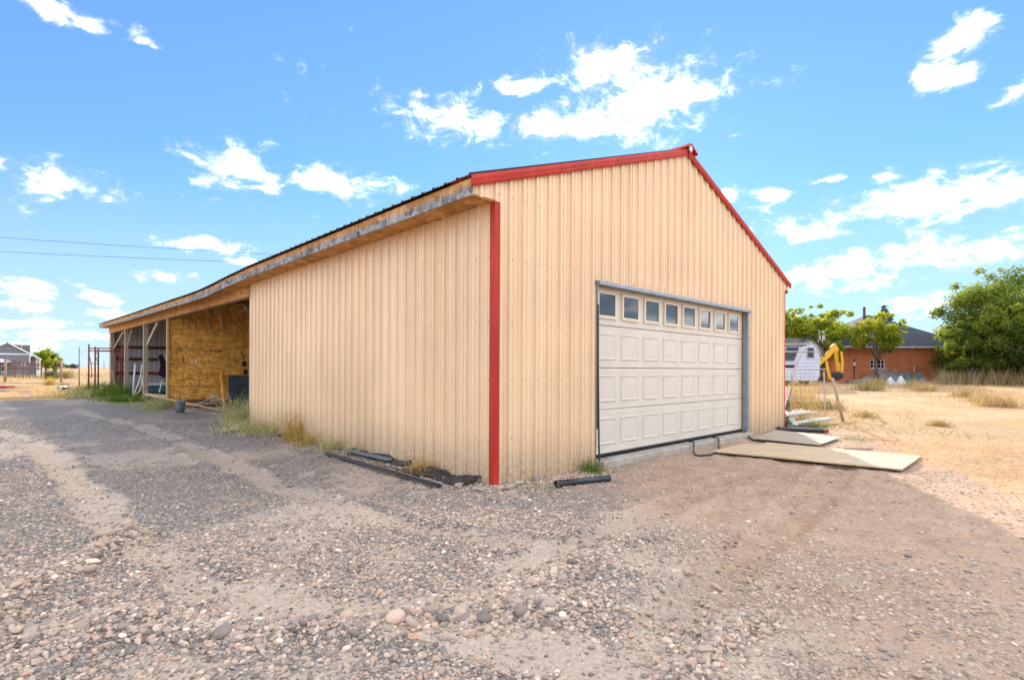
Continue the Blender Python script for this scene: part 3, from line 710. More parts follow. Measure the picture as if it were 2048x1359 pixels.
# cross wall of strand board at the third post: sheets, battens, stamped print, stickers
YP = 16.97
for a, b, z0, z1 in ((.04, 2.46, .24, 1.445), (2.465, 4.9, .24, 1.445), (.04, .487, 1.455, 2.705), (.493, 2.93, 1.455, 2.715), (2.94, 5.3, 1.455, 2.715)):
    box_part('wall_sheet', M['osb_in'], BARN, a, b, YP, YP+.012, z0, z1)
xs_ = [.04, .46, .85, 1.31, 1.77, 2.24, 2.70, 3.4, 4.2]
for a, b in zip(xs_[:-1], xs_[1:]):
    MB().add([(0,0,0), (b-a-.006,0,0), (b-a-.006,0,roof_z(b)-2.80), (0,0,roof_z(a)-2.80), (0,.012,0), (b-a-.006,.012,0), (b-a-.006,.012,roof_z(b)-2.80), (0,.012,roof_z(a)-2.80)],
             [(0,1,2,3), (7,6,5,4), (0,4,5,1), (1,5,6,2), (2,6,7,3), (3,7,4,0)]).build('wall_sheet', M['osb_in'], BARN, (a, YP+.004, 2.725))
for x in (.2, .46, .63, .85, 1.31, 1.36, 1.74, 1.81, 2.24, 2.44):
    box_part('batten', M['pine'], BARN, x-.013, x+.013, YP-.02, YP+.003, 2.73, min(roof_z(x)-.12, 3.05+x*.25))
box_part('wall_plate', M['rafter'], BARN, .04, 5.2, YP+.02, YP+.06, .1, .24)
box_part('wall_foot', M['osb_in'], BARN, .04, .34, YP-.03, YP-.015, -.02, .3)
def stamp(x0, x1, z, rows=2):
    mb = MB()
    for r in range(rows):
        x = x0
        while x < x1:
            w_ = random.choice((.03, .05, .08, .10)); h_ = random.uniform(.018, .03); zz = z - r*.055 + random.uniform(-.006, .006)
            if random.random() < .82: mb.box(x, x+w_, YP-.0022, YP-.001, zz, zz+h_)
            x += w_ + random.choice((.012, .02, .045))
    return mb
for a, b, z, r in ((.62, 1.75, 2.02, 2), (.36, 1.75, .71, 2), (.08, .42, 2.03, 2), (.06, .40, 1.47, 1)): stamp(a, b, z, r).build('stamped_print', M['black_ink'], BARN, kind='stuff')
mb = MB()
for k in range(7): mb.box(.47+random.uniform(-.01,.01), .52, YP-.0022, YP-.001, 1.50+k*.045, 1.525+k*.045)
mb.build('stamped_print', M['black_ink'], BARN, kind='stuff')
for x, z, a in ((.88, 1.60, .3), (1.40, .33, -.2)):
    MB().box(-.035, .035, -.002, 0, -.075, .075).build('sticker', M['paper'], BARN, (x, YP-.003, z), (0, a, 0))
# lamp under the rafters
lf = MB().lathe([(.0, .10), (.05, .09), (.055, .0), (.08, -.06), (.095, -.10), (.0, -.10)], 14).build('ceiling_lamp', M['lamp'], BARN, (2.35, 16.2, 3.62), (0, 1.1, .4), True)
MB().beam((1.7, 15.9, 3.72), (3.0, 15.9, 3.72), .04, .09).build('conduit_board', M['rafter'], BARN)

# ---- overhead door: one part with its own pieces
DOOR = obj('garage_door', None, None, BARN); DOOR.location = (1.90, .085, .155)
DW = 5.18; secs = [0, .645, 1.255, 1.875, 2.47]; colw = 4.93/8; x_first = .16
def door_face(z0, z1):
    mb = MB(); mb.prism([(0, z0+.004), (0, z1-.012), (.014, z1-.003), (.05, z1-.003), (.05, z0+.004)], 'x', 0, DW); return mb
for i in range(4): door_face(secs[i], secs[i+1]).build('door_section', M['door'], DOOR)
mb = MB(); w_, h_, b_ = .478, .400, .026                 # one pressed panel: frame groove and raised field
def ring(x0, x1, z0, z1, y): return [(x0, y, z0), (x1, y, z0), (x1, y, z1), (x0, y, z1)]
R_ = [ring(0, w_, 0, h_, -.0015), ring(.012, w_-.012, .012, h_-.012, -.0125), ring(.026, w_-.026, .026, h_-.026, -.0115), ring(.046, w_-.046, .046, h_-.046, -.0035), ring(.058, w_-.058, .058, h_-.058, -.0045)]
v = [p for r in R_ for p in r]; f = []
for r in range(4):
    for k in range(4): f.append((r*4+k, r*4+(k+1) % 4, r*4+4+(k+1) % 4, r*4+4+k))
f.append((16, 17, 18, 19)); pm = new_mesh('pressed_panel', v, f)
wf = MB(); o_, i_ = 0, .045
for x0, x1, z0, z1 in ((0, w_, 0, .042), (0, w_, h_-.042, h_), (0, .042, .042, h_-.042), (w_-.042, w_, .042, h_-.042)): wf.box(x0, x1, -.026, -.001, z0, z1)
wfm = new_mesh('window_frame', wf.v, wf.f); gm = new_mesh('pane', *(lambda m: (m.v, m.f))(MB().box(.042, w_-.042, -.012, -.009, .042, h_-.042)))
for c in range(8):
    x = x_first + c*colw - .02
    for r in range(3):
        zc = (secs[r]+secs[r+1])/2
        obj('pressed_panel', pm, M['door'], DOOR, (x, 0, zc-h_/2))
    zc = secs[3]+.10
    obj('window_frame', wfm, M['door_trim'], DOOR, (x, 0, zc)); obj('pane', gm, M['glass'], DOOR, (x, 0, zc), (random.gauss(0, .012), 0, random.gauss(0, .012)))
MB().box(0, DW, .0, .05, -.028, -.001).build('bottom_seal', M['rubber'], DOOR)
# opening trims
g = MB(); g.prism([(-.085, 2.575), (-.085, 2.625), (-.003, 2.640), (.085, 2.640), (.085, 2.575)], 'x', DL-.035, DR+.085); g.build('door_head_flashing', M['galv'], BARN, bevel=.003)
box_part('door_jamb', M['rafter'], BARN, DR-.012, DR+.03, -.002, .16, .10, 2.575)
MB().prism([(DR-.014, -.040), (DR+.085, -.040), (DR+.085, -.026), (DR+.0, -.026), (DR+.0, .06), (DR-.014, .06)], 'z', .12, 2.57).build('jamb_flashing', M['galv'], BARN, bevel=.003)
box_part('door_jamb', M['rafter'], BARN, DL-.03, DL+.012, -.002, .16, .10, 2.575)
MB().box(DL-.018, DL+.006, -.034, -.004, .55, 2.575).build('jamb_flashing', M['galv'], BARN)
MB().tube([(DL-.005, -.035, 2.3), (DL-.004, -.04, 1.4), (DL+.004, -.045, .8), (DL+.012, -.05, .3), (DL+.02, -.06, .03)], .014, 6).build('weather_strip', M['rubber'], BARN)
sl2 = MB(); sl2.box(0, DR-DL+.1, 0, .30, 0, .175); sl2.build('door_sill', M['sill'], BARN, (DL+.0, -.14, -.085), bevel=.012)
mb = MB()
for k in range(9): 
    for dx in (.03, .055): mb.box(DR-.01+dx, DR+.002+dx, -.0435, -.040, .35+k*.27+dx, .362+k*.27+dx)
mb.build('screw_heads', M['screw'], BARN, kind='stuff')
MB().lathe([(.0, .004), (.014, .004), (.016, 0)], 12).build('cable_hole', M['rubber'], BARN, (7.36, -.003, 1.36), (math.pi/2, 0, 0))

# ------------------------------------------------------------------ loose stone
def stone_mesh(name, seed, sub=2, flat=.65, rough=.16):
    import bmesh
    r = np.random.default_rng(seed); bm = bmesh.new(); bmesh.ops.create_icosphere(bm, subdivisions=sub, radius=1)
    ax = r.uniform(.75, 1.25, 3); ax[2] *= flat
    dirs = r.normal(size=(7, 3)); dirs /= np.linalg.norm(dirs, axis=1)[:, None]; am = r.uniform(-rough, rough, 7)
    for vtx in bm.verts:
        n = np.array(vtx.co); s_ = 1 + sum(a*max(0, float(n@d))**2 for a, d in zip(am, dirs))
        vtx.co = Vector(n*s_*ax)
    me = bpy.data.meshes.new(name); bm.to_mesh(me); bm.free()
    me.polygons.foreach_set('use_smooth', [True]*len(me.polygons)); me.materials.append(M['stone']); return me
STONES = [stone_mesh('stone_shape', 20+i, 2, .55+.05*(i % 4), .10+.05*(i % 3)) for i in range(8)]
def block_stone(seed):
    import bmesh
    r = np.random.default_rng(seed); bm = bmesh.new()
    for p in r.normal(size=(15, 3)): bm.verts.new(Vector(p/np.linalg.norm(p)*r.uniform(.8, 1.1)*np.array([1.2, .9, .6])))
    bmesh.ops.convex_hull(bm, input=bm.verts); me = bpy.data.meshes.new('stone_shape'); bm.to_mesh(me); bm.free()
    me.materials.append(M['stone']); return me
BLOCKS = [block_stone(90+i) for i in range(5)]

def scatter_points():
    P = []; S = []
    def sample(n, r0, r1, smin, smax, accept):
        th = AZ + rng.uniform(-1.05, 1.05, n); rr = np.sqrt(rng.uniform(r0**2, r1**2, n))
        x = CAM[0]+rr*np.cos(th); y = CAM[1]+rr*np.sin(th)
        inside = ((x > -.03) & (y > -.03) & (x < W) & (y < 31)) | ((x > DL) & (x < DR) & (y > -.15) & (y < 1))
        Zn = zones(x, y)
        p = accept(Zn, x, y); k = (~inside) & (rng.random(n) < p)
        x, y = x[k], y[k]; s_ = smin*(smax/smin)**(rng.random(len(x))**2.6)
        P.append(np.stack([x, y], 1)); S.append(s_)
    cov = lambda Zn, x, y: np.clip(Zn['loose']*1.15*(1-.52*np.clip(Zn['dirt'], 0, 1))*(1-.94*Zn['sand'])+.04, 0, 1)
    sample(200000, 1.7, 5.2, .0036, .0185, cov)
    sample(110000, 5.2, 9.5, .0048, .0185, cov)
    sample(42000, 9.5, 18, .010, .026, lambda Zn, x, y: cov(Zn, x, y)*.9)
    for pts, w, h in BERMS:                       # banks of coarser stone
        n = int(700*sum(math.hypot(b[0]-a[0], b[1]-a[1]) for a, b in zip(pts[:-1], pts[1:])))
        seg = rng.integers(0, len(pts)-1, n); tt = rng.random(n); A = np.array(pts)
        q = A[seg]+(A[seg+1]-A[seg])*tt[:, None] + rng.normal(0, w*.55, (n, 2))
        P.append(q); S.append(.009*(2.6)**(rng.random(n)**1.5))
    # drip line along the walls
    n = 2600; q = np.stack([-np.abs(rng.normal(0, .22, n))-.03, rng.uniform(-.3, 8.6, n)], 1); P.append(q); S.append(.009*2.6**rng.random(n))
    n = 1100; q = np.stack([rng.uniform(-.1, 1.9, n), -np.abs(rng.normal(0, .13, n))-.03], 1); P.append(q); S.append(.009*2.8**rng.random(n))
    return np.concatenate(P), np.concatenate(S)
def build_gravel():
    P, S = scatter_points(); n = len(S)
    z = terrain(P[:, 0], P[:, 1]) + S*.10
    me = bpy.data.meshes.new('gravel'); me.vertices.add(n); me.vertices.foreach_set('co', np.stack([P[:, 0], P[:, 1], z], 1).astype(np.float32).ravel())
    a = me.attributes.new('scl', 'FLOAT_VECTOR', 'POINT'); a.data.foreach_set('vector', (S[:, None]*rng.uniform(.75, 1.25, (n, 3))).astype(np.float32).ravel())
    a = me.attributes.new('rot', 'FLOAT_VECTOR', 'POINT'); a.data.foreach_set('vector', np.stack([rng.normal(0, .3, n), rng.normal(0, .3, n), rng.uniform(0, 6.28, n)], 1).astype(np.float32).ravel())
    Zn = zones(P[:, 0], P[:, 1]); a = me.attributes.new('eave_shade', 'FLOAT', 'POINT'); a.data.foreach_set('value', np.clip(Zn['dark'], 0, 1).astype(np.float32))
    a = me.attributes.new('pink', 'FLOAT', 'POINT'); a.data.foreach_set('value', np.clip(Zn['dirt']+Zn['sand'], 0, 1).astype(np.float32))
    a = me.attributes.new('idx', 'INT', 'POINT'); a.data.foreach_set('value', rng.integers(0, 8, n).astype(np.int32))
    src = bpy.data.collections.new('stone_shapes')
    for i, s_ in enumerate(STONES): src.objects.link(bpy.data.objects.new('stone_shape', s_))
    ng = bpy.data.node_groups.new('gravel_scatter', 'GeometryNodeTree')
    ng.interface.new_socket('Geometry', in_out='INPUT', socket_type='NodeSocketGeometry'); ng.interface.new_socket('Geometry', in_out='OUTPUT', socket_type='NodeSocketGeometry')
    N = ng.nodes; L = ng.links; gi = N.new('NodeGroupInput'); go = N.new('NodeGroupOutput')
    ci = N.new('GeometryNodeCollectionInfo'); ci.inputs[0].default_value = src; ci.inputs['Separate Children'].default_value = True; ci.inputs['Reset Children'].default_value = True
    ip = N.new('GeometryNodeInstanceOnPoints'); ip.inputs['Pick Instance'].default_value = True
    def na(name, typ):
        q = N.new('GeometryNodeInputNamedAttribute'); q.data_type = typ; q.inputs[0].default_value = name; return q.outputs[0]
    L.new(gi.outputs[0], ip.inputs['Points']); L.new(ci.outputs[0], ip.inputs['Instance']); L.new(na('idx', 'INT'), ip.inputs['Instance Index'])
    e2r = N.new('FunctionNodeEulerToRotation'); L.new(na('rot', 'FLOAT_VECTOR'), e2r.inputs[0]); L.new(e2r.outputs[0], ip.inputs['Rotation'])
    L.new(na('scl', 'FLOAT_VECTOR'), ip.inputs['Scale']); L.new(ip.outputs[0], go.inputs[0])
    o = obj('gravel', me, None, GROUND, kind='stuff'); md = o.modifiers.new('scatter', 'NODES'); md.node_group = ng
    return o
build_gravel()
# the largest stones, each one a piece of the ground
k = 0
for pts, w, h in BERMS:
    for _ in range(58 if h > .04 else 26):
        s0 = random.randrange(len(pts)-1); tt = random.random(); a, b = pts[s0], pts[s0+1]
        x = a[0]+(b[0]-a[0])*tt+random.gauss(0, w*.6); yv = a[1]+(b[1]-a[1])*tt+random.gauss(0, w*.6)
        s_ = (.028 if h > .08 else .022)*(2.1**(random.random()**1.6)); me = STONES[k % 8] if k % 3 else BLOCKS[k % 5]
        o = obj('stone', me, None, GROUND, (x, yv, T(x, yv)+s_*.25), (random.gauss(0, .3), random.gauss(0, .3), random.uniform(0, 6.28))); o.scale = (s_, s_*random.uniform(.7, 1), s_*random.uniform(.7, 1)); k += 1
for _ in range(110):
    rr = random.uniform(2.2, 6.5); th = AZ+random.uniform(-.85, .85); x = CAM[0]+rr*math.cos(th); yv = CAM[1]+rr*math.sin(th)
    if x > -.05 and yv > -.05: continue
    s_ = .018*(2.0**(random.random()**2)); o = obj('stone', STONES[k % 8], None, GROUND, (x, yv, T(x, yv)+s_*.25), (0, 0, random.uniform(0, 6.28))); o.scale = (s_, s_*.8, s_*.7); k += 1

# straw bits and twigs strewn over the yard, too many and too small to count
def strewn():
    mb = MB(); r = random.Random(5)
    for _ in range(520):
        rr = math.sqrt(r.uniform(4.5, 130)); th = AZ+r.uniform(-.85, .85); x = CAM[0]+rr*math.cos(th); y = CAM[1]+rr*math.sin(th)
        if (x > -.05 and y > -.05) : continue
        L = r.uniform(.03, .16); a = r.uniform(0, 6.28); z = T(x, y)+.012
        mb.tube([(x, y, z), (x+L*.5*math.cos(a), y+L*.5*math.sin(a), z+r.uniform(0, .012)), (x+L*math.cos(a+.4), y+L*math.sin(a+.4), z)], r.uniform(.0015, .0035), 4)
    o = mb.build('straw_litter', M['straw_bit'], None, kind='stuff'); o['label'] = 'bits of straw and twig strewn over the gravel'
M['straw_bit'] = painted('straw_bits', (.40, .29, .16), .8, .3, 2)
strewn()
# ------------------------------------------------------------------ grass and weeds
def blades(cx, cy, h, w, lean, seed, base=0., seg=3):
    """arrays of bent tapering blades rooted at cx, cy"""
    r = np.random.default_rng(seed); n = len(cx); th = r.uniform(0, 2*math.pi, n); ph = r.uniform(0, 2*math.pi, n)
    z0 = terrain(np.asarray(cx), np.asarray(cy)) - .01 if base is None else np.full(n, base)
    ln = np.broadcast_to(lean, (n,))*r.uniform(.4, 1.5, n); V = []; tone = []
    for k in range(seg+1):
        t_ = k/seg; ox = ln*h*t_**1.7*np.cos(th); oy = ln*h*t_**1.7*np.sin(th); zz = z0 + h*t_*np.sqrt(np.maximum(.05, 1-(np.minimum(ln, .97)*t_)**2*.6))
        ww = w*(1-t_**1.5*.92)
        for sgn in (-1, 1): V.append(np.stack([cx+ox+sgn*ww*np.cos(ph), cy+oy+sgn*ww*np.sin(ph), zz], 1))
    V = np.stack(V, 1); F = []; b = (np.arange(n)*(2*(seg+1)))[:, None]
    for k in range(seg): F.append(b + np.array([[2*k, 2*k+1, 2*k+3, 2*k+2]]))
    tn = np.repeat(np.clip(r.normal(.5, .25, n), 0, 1), 2*(seg+1))
    return V.reshape(-1, 3), np.concatenate(F), tn
def blade_obj(name, parts, m, parent=None, loc=(0,0,0), kind=None):
    V = []; F = []; Tn = []; b = 0
    for v, f, t_ in parts: V.append(v); F.append(f+b); Tn.append(t_); b += len(v)
    me = fast_mesh(name, np.concatenate(V), np.concatenate(F)); a = me.attributes.new('tone', 'FLOAT', 'POINT'); a.data.foreach_set('value', np.concatenate(Tn).astype(np.float32))
    return obj(name, me, m, parent, loc, kind=kind)
def tuft(name, label, cat, x, y, n, h, spread, lean, m, w=.004, seed=1, group=None, hs=.35, extra=None):
    r = np.random.default_rng(seed); a = r.normal(0, spread, n); b = r.normal(0, spread, n)
    hh = h*np.clip(r.normal(1, hs, n), .25, 1.8)
    parts = [blades(a, b, hh, w, lean, seed+5, 0., 3)]
    if extra: parts += extra(r)
    return tag(blade_obj(name, parts, m, None, (x, y, T(x, y)-.01)), label, cat, group)
def seedheads(n, h, spread, lean, w=.012):
    """side leaflets that make a weed bushy"""
    def f(r):
        a = r.normal(0, spread, n); b = r.normal(0, spread, n); z = r.uniform(.15, 1, n)*h; V = []; F = []; th = r.uniform(0, 6.28, n); up = r.uniform(-.3, .9, n); L = w*r.uniform(1.5, 4, n)
        out = 1+1.1*z/h*lean; a = a*out; b = b*out
        d = np.stack([np.cos(th), np.sin(th), up], 1)*L[:, None]; s_ = np.stack([-np.sin(th), np.cos(th), 0*th], 1)*(w*.5)
        c = np.stack([a, b, z], 1); V = np.stack([c-s_, c+s_, c+d+s_*.3, c+d-s_*.3], 1).reshape(-1, 3)
        F = (np.arange(n)*4)[:, None]+np.arange(4)[None]
        return [(V, F, np.repeat(np.clip(r.normal(.55, .25, n), 0, 1), 4))]
    return f
tuft('weed_clump', 'tall pale grey-green weed clump at the far end of the tan side wall', 'weed', -.12, 8.75, 240, .62, .17, .75, M['pale_weed'], .006, 11, extra=seedheads(700, .6, .2, 1.2, .016))
tuft('weed_clump', 'pale weed sprawling over the gravel beside the concrete lump', 'weed', -.42, 7.5, 190, .34, .22, 1.3, M['pale_weed'], .006, 12, extra=seedheads(420, .25, .24, 1, .014))
tuft('weed_clump', 'low pale weed patch at the wall between concrete lump and golden weed', 'weed', -.22, 6.75, 170, .30, .22, 1.3, M['pale_weed'], .006, 13, extra=seedheads(380, .24, .22, 1, .014))
tuft('weed_clump', 'tallest golden dry weed against the tan side wall', 'weed', -.16, 5.45, 210, .50, .10, .6, M['gold'], .004, 14, extra=seedheads(900, .55, .12, 1.2, .011))
tuft('weed_clump', 'short golden weed just before the tallest one at the side wall', 'weed', -.22, 4.75, 130, .30, .12, .9, M['gold'], .004, 15, extra=seedheads(350, .26, .12, 1, .010))
tuft('weed_clump', 'yellowish weed behind the end of the long black post', 'weed', -.18, 3.85, 130, .28, .13, 1.0, M['pale_weed'], .0045, 16, extra=seedheads(320, .25, .14, 1, .010))
tuft('weed_clump', 'thin yellow weed sprig at the wall above the grey rail', 'weed', -.12, 3.05, 60, .26, .08, .9, M['pale_weed'], .004, 17)
tuft('weed_clump', 'golden dry weed on the rubber mat near the barn corner', 'weed', -.13, 1.22, 150, .20, .09, 1.1, M['gold'], .0035, 18, extra=seedheads(260, .15, .1, 1, .008))
tuft('grass_tuft', 'bright green grass tuft at the left foot of the garage door', 'grass', 1.62, -.18, 210, .19, .09, .9, M['green'], .0035, 19)
tuft('grass_tuft', 'dry yellow sprig among the stones by the short black pipe', 'grass', .42, -.38, 60, .10, .12, 1.5, M['pale_weed'], .003, 20)
tuft('grass_tuft', 'straw-coloured tuft lying before the post with the brace', 'grass', -.35, 16.3, 260, .42, .22, 1.0, M['pale_weed'], .008, 21)
tuft('grass_tuft', 'thick dark green grass growing around the red scaffold frame', 'grass', -.45, 28.6, 1200, .52, .55, .6, M['green'], .012, 22)
tuft('grass_tuft', 'dark green grass at the foot of the second open bay', 'grass', -.25, 25.2, 800, .50, .45, .6, M['green'], .012, 23)
tuft('grass_tuft', 'low green grass mound in front of the second post', 'grass', -.45, 21.6, 700, .30, .42, .8, M['green'], .011, 24)
tuft('grass_tuft', 'olive grass strip between gravel and scaffold', 'grass', -1.4, 26.2, 600, .40, .55, .8, M['pale_weed'], .010, 25)
def field(name, label, n, region, h, w, lean, m, seed, dens=None, clump=0):
    r = np.random.default_rng(seed); x = r.uniform(region[0], region[1], n); y = r.uniform(region[2], region[3], n)
    if clump:
        c = r.integers(0, clump, n); cxs = r.uniform(region[0], region[1], clump); cys = r.uniform(region[2], region[3], clump); cr = r.uniform(.15, .6, clump)
        x = cxs[c]+r.normal(0, 1, n)*cr[c]; y = cys[c]+r.normal(0, 1, n)*cr[c]
    if dens is not None: k = r.random(n) < dens(x, y); x, y = x[k], y[k]
    k = ~((x > -.1) & (x < W+.1) & (y > -.1) & (y < 31)); x, y = x[k], y[k]
    hh = h*np.clip(r.normal(1, .4, len(x)), .2, 2)
    o = blade_obj(name, [blades(x, y, hh, w, lean, seed+3, None, 2)], m, None, (0,0,0), 'stuff'); o['label'] = label; return o
sz = lambda x, y: zones(x, y)['sand']*np.clip(.25+1.3*fbm(x*.5, y*.5+40, 3)+.35, 0, 1)
field('dry_straw', 'flattened dry straw lying over the lit sand by the plywood', 15000, (2, 17, -8.5, 1.5), .10, .0035, 2.6, M['straw'], 31, sz)
field('dry_grass', 'dry grass scattered over the sandy yard', 20000, (10, 40, -16, 12), .20, .008, 1.2, M['straw'], 32, lambda x, y: np.clip(.10+1.9*fbm(x*.22+5, y*.22, 3), 0, 1), 0)
field('dry_grass', 'golden dry grass in the field beyond the gravel drive', 26000, (-14, 0, 25.3, 46), .13, .007, 1.2, M['gold'], 33, lambda x, y: np.clip(.35+1.7*fbm(x*.3, y*.3+7, 3), 0, 1), 0)
field('dry_grass', 'sparse dry grass far out on the field', 16000, (-20, 30, 46, 130), .35, .03, 1.0, M['straw'], 34, lambda x, y: np.clip(.25+1.8*fbm(x*.12, y*.12+7, 3), 0, 1), 0)
field('tall_dry_grass', 'tall straw grass standing in front of the brick house and tree', 3600, (42.0, 47.0, -3.6, 1.6), .8, .014, .35, M['straw'], 35)
# tufts in the yard on the right, one thing each
for i, (x, y, h, n, lb) in enumerate([(16.6, 1.25, .42, 420, 'grey-green tuft at the foot of the leaning fence post'), (14.6, -.45, .22, 260, 'low straw tuft on the sand nearer than the leaning post'),
        (29.5, 2.6, .55, 420, 'yellow-green tuft below the brick house window'), (30.2, .4, .40, 420, 'pale tuft on the sand in the middle of the yard'), (26.3, -1.7, .45, 520, 'wide dry tuft in front of the tall straw grass'),
        (21.6, -3.0, .45, 560, 'brownish tuft at the edge of the picture under the big tree'), (23.6, -2.4, .38, 480, 'dry tuft beside the brownish one'), (33.5, 1.2, .5, 420, 'straw tuft just in front of the netting pile'), (13.0, -2.4, .16, 300, 'flattened straw patch nearest the plywood'),
        (36.5, 3.8, .5, 420, 'dry tuft by the yellow digger arm')]):
    tuft('grass_tuft', lb, 'grass', x, y, n, h, h*.75, .8, M['straw'] if i not in (0, 2) else M['dry_shrub'], .008, 60+i)
tuft('dry_shrub', 'tangled tan dry shrub in front of the white camper', 'shrub', 14.9, 1.55, 420, .75, .33, .7, M['straw'], .006, 75, extra=seedheads(900, .7, .36, 1, .02))
tuft('dry_shrub', 'brown dry shrub behind the bent pipe frame', 'shrub', 18.5, 3.0, 420, .8, .5, .7, M['gold'], .008, 76, extra=seedheads(700, .7, .5, 1, .03))
tuft('dry_shrub', 'lone round tumbleweed in the field on the far left', 'shrub', -1.55, 47.5, 300, .55, .16, .7, M['gold'], .008, 77, extra=seedheads(500, .55, .2, 1, .02))
tuft('dry_shrub', 'small olive shrub beside the thin wooden pole', 'shrub', -1.2, 41.5, 160, .38, .13, .7, M['dry_shrub'], .007, 78, extra=seedheads(260, .36, .14, 1, .02))
tuft('dry_shrub', 'grey-green sagebrush far behind the fence post', 'shrub', 1.0, 74.5, 300, .9, .35, .6, M['dry_shrub'], .02, 79, extra=seedheads(500, .8, .4, 1, .04))
tuft('dry_shrub', 'dark green juniper bush beyond the fence post', 'shrub', -.35, 71.5, 400, .8, .22, .4, M['needle'], .02, 80, extra=seedheads(700, .8, .25, .6, .04))

# ------------------------------------------------------------------ things along the side wall and in the bays
def on(x, y, dz=0.): return (x, y, T(x, y)+dz)
def lump(name, label, cat, x, y, s, seed, m, sink=.35, rz=0, group=None):
    me = block_stone(seed); me.materials.clear()
    o = obj(name, me, m, None, on(x, y, s[2]*(.6-sink)), (random.uniform(-.1,.1), random.uniform(-.1,.1), rz)); o.scale = s
    b = o.modifiers.new('edge', 'BEVEL'); b.width = .08; b.segments = 2
    return tag(o, label, cat, group)
lump('concrete_lump', 'pale concrete lump half buried in weeds at the side wall', 'rock', -.40, 7.75, (.30, .17, .17), 301, M['concrete'], .2, .9)
lump('rock', 'squarish upright rock against the front wall', 'rock', .62, -.10, (.055, .05, .085), 302, M['rock'], .1, .3)
lump('rock', 'flat pale rock at the foot of the front corner', 'rock', .26, -.16, (.085, .05, .045), 303, M['concrete'], .2, .2)
lump('rock', 'second pale rock between corner and upright rock', 'rock', .43, -.13, (.06, .045, .05), 304, M['concrete'], .2, .8)
lump('rock', 'small mossy stick-like rock left of the red corner trim', 'rock', -.30, -.06, (.05, .13, .04), 305, M['rock'], .2, .5)
lump('rock', 'dark rock at the end of the rubber mats', 'rock', -.30, .25, (.075, .06, .05), 306, M['rock'], .2, .1)
# long black post, grey rail, mats
o = MB(); o.prism([(-.036, 0), (.036, 0), (.036, .010), (.007, .014), (.007, .036), (-.007, .036), (-.007, .014), (-.036, .010)], 'y', 0, 3.1)
tag(o.build('steel_post', M['black_pipe'], None, (-.50, .36, max(T(-.47, .6), T(-.44, 3.2))+.025), (0, 0, -.02)), 'long black steel post lying along the side wall', 'post')
MB().box(-.012, .012, -.45, .45, 0, .003).build('stripe', M['galv'], bpy.data.objects['steel_post'], (.02, .55, .0145), (0, .2, 0))
MB().box(-.012, .012, -.55, .55, 0, .003).build('stripe', M['galv'], bpy.data.objects['steel_post'], (.02, 2.5, .0145), (0, .2, 0))
o = MB(); o.prism([(-.035, 0), (.035, 0), (.035, .03), (.028, .03), (.028, .008), (-.028, .008), (-.028, .03), (-.035, .03)], 'y', 0, 1.25)
tag(o.build('galvanised_rail', M['galv'], None, (-.17, 2.0, T(-.17, 2.6)+.055), (0, 0, .03)), 'short grey galvanised rail between the black post and the wall', 'rail')
def mat_strip(label, y0, y1, x0, x1, seed, z=.02):
    r = np.random.default_rng(seed); ny = int((y1-y0)/.05)+2; nx = 9; V = []; F = []
    for s_ in (1, 0):
        for j in range(ny):
            for i in range(nx):
                u = i/(nx-1); y = y0+(y1-y0)*j/(ny-1)+.02*math.sin(i*2.1); x = x0+(x1-x0)*u + .03*math.sin(j*.5+seed)
                zz = T(x, y)+z + .05*u*(.6+.5*math.sin(j*.37+seed)) + .012*math.sin(j*1.4+i*.9)
                V.append((x, y, zz-.012*(1-s_)))
    n = nx*ny
    for j in range(ny-1):
        for i in range(nx-1):
            a = j*nx+i; F.append((a, a+nx, a+nx+1, a+1)); F.append((n+a, n+a+1, n+a+nx+1, n+a+nx))
    for j in range(ny-1): F += [(j*nx, n+j*nx, n+(j+1)*nx, (j+1)*nx), (j*nx+nx-1, (j+1)*nx+nx-1, n+(j+1)*nx+nx-1, n+j*nx+nx-1)]
    for i in range(nx-1): F += [(i, i+1, n+i+1, n+i), ((ny-1)*nx+i, n+(ny-1)*nx+i, n+(ny-1)*nx+i+1, (ny-1)*nx+i+1)]
    return tag(MB().add(V, F).build('rubber_mat', M['rubber'], None, smooth=False), label, 'mat')
mat_strip('black rubber mat lying along the wall nearest the corner', .22, 1.55, -.30, -.04, 1)
mat_strip('black rubber strip along the wall behind the golden weed', 1.65, 3.35, -.16, -.03, 2, .035)
mat_strip('torn black rubber scrap near the tallest golden weed', 4.9, 6.2, -.22, -.05, 3)
tag(MB().tube([on(-.34, 2.05, .03), on(-.30, 1.6, .04), on(-.34, 1.1, .035), on(-.25, .8, .05)], .008, 6).build('wire_rod', M['rust_dark'], None), 'thin rusty rod beside the long black post', 'rod')
for i, (x, y, s_, lb) in enumerate(((-.33, 1.62, .05, 'brown clod between black post and rubber mat'), (-.22, 1.95, .045, 'smaller brown clod by the grey rail'), (-.36, .62, .05, 'reddish clod at the end of the black post'))):
    lump('clod', lb, 'clod', x, y, (s_*1.5, s_, s_*.8), 320+i, M['rock'], .3, i)
# short black pipe before the front wall
r_ = MB(); prof = [(.034, 0), (.041, 0), (.041, .78), (.034, .78), (.034, 0)]; r_.lathe(prof, 18)
pp = r_.build('black_pipe', M['black_pipe'], None, (.58, -.44, T(.6, -.44)+.045), (0, math.pi/2, -.30), True); tag(pp, 'short black pipe lying before the front wall', 'pipe')
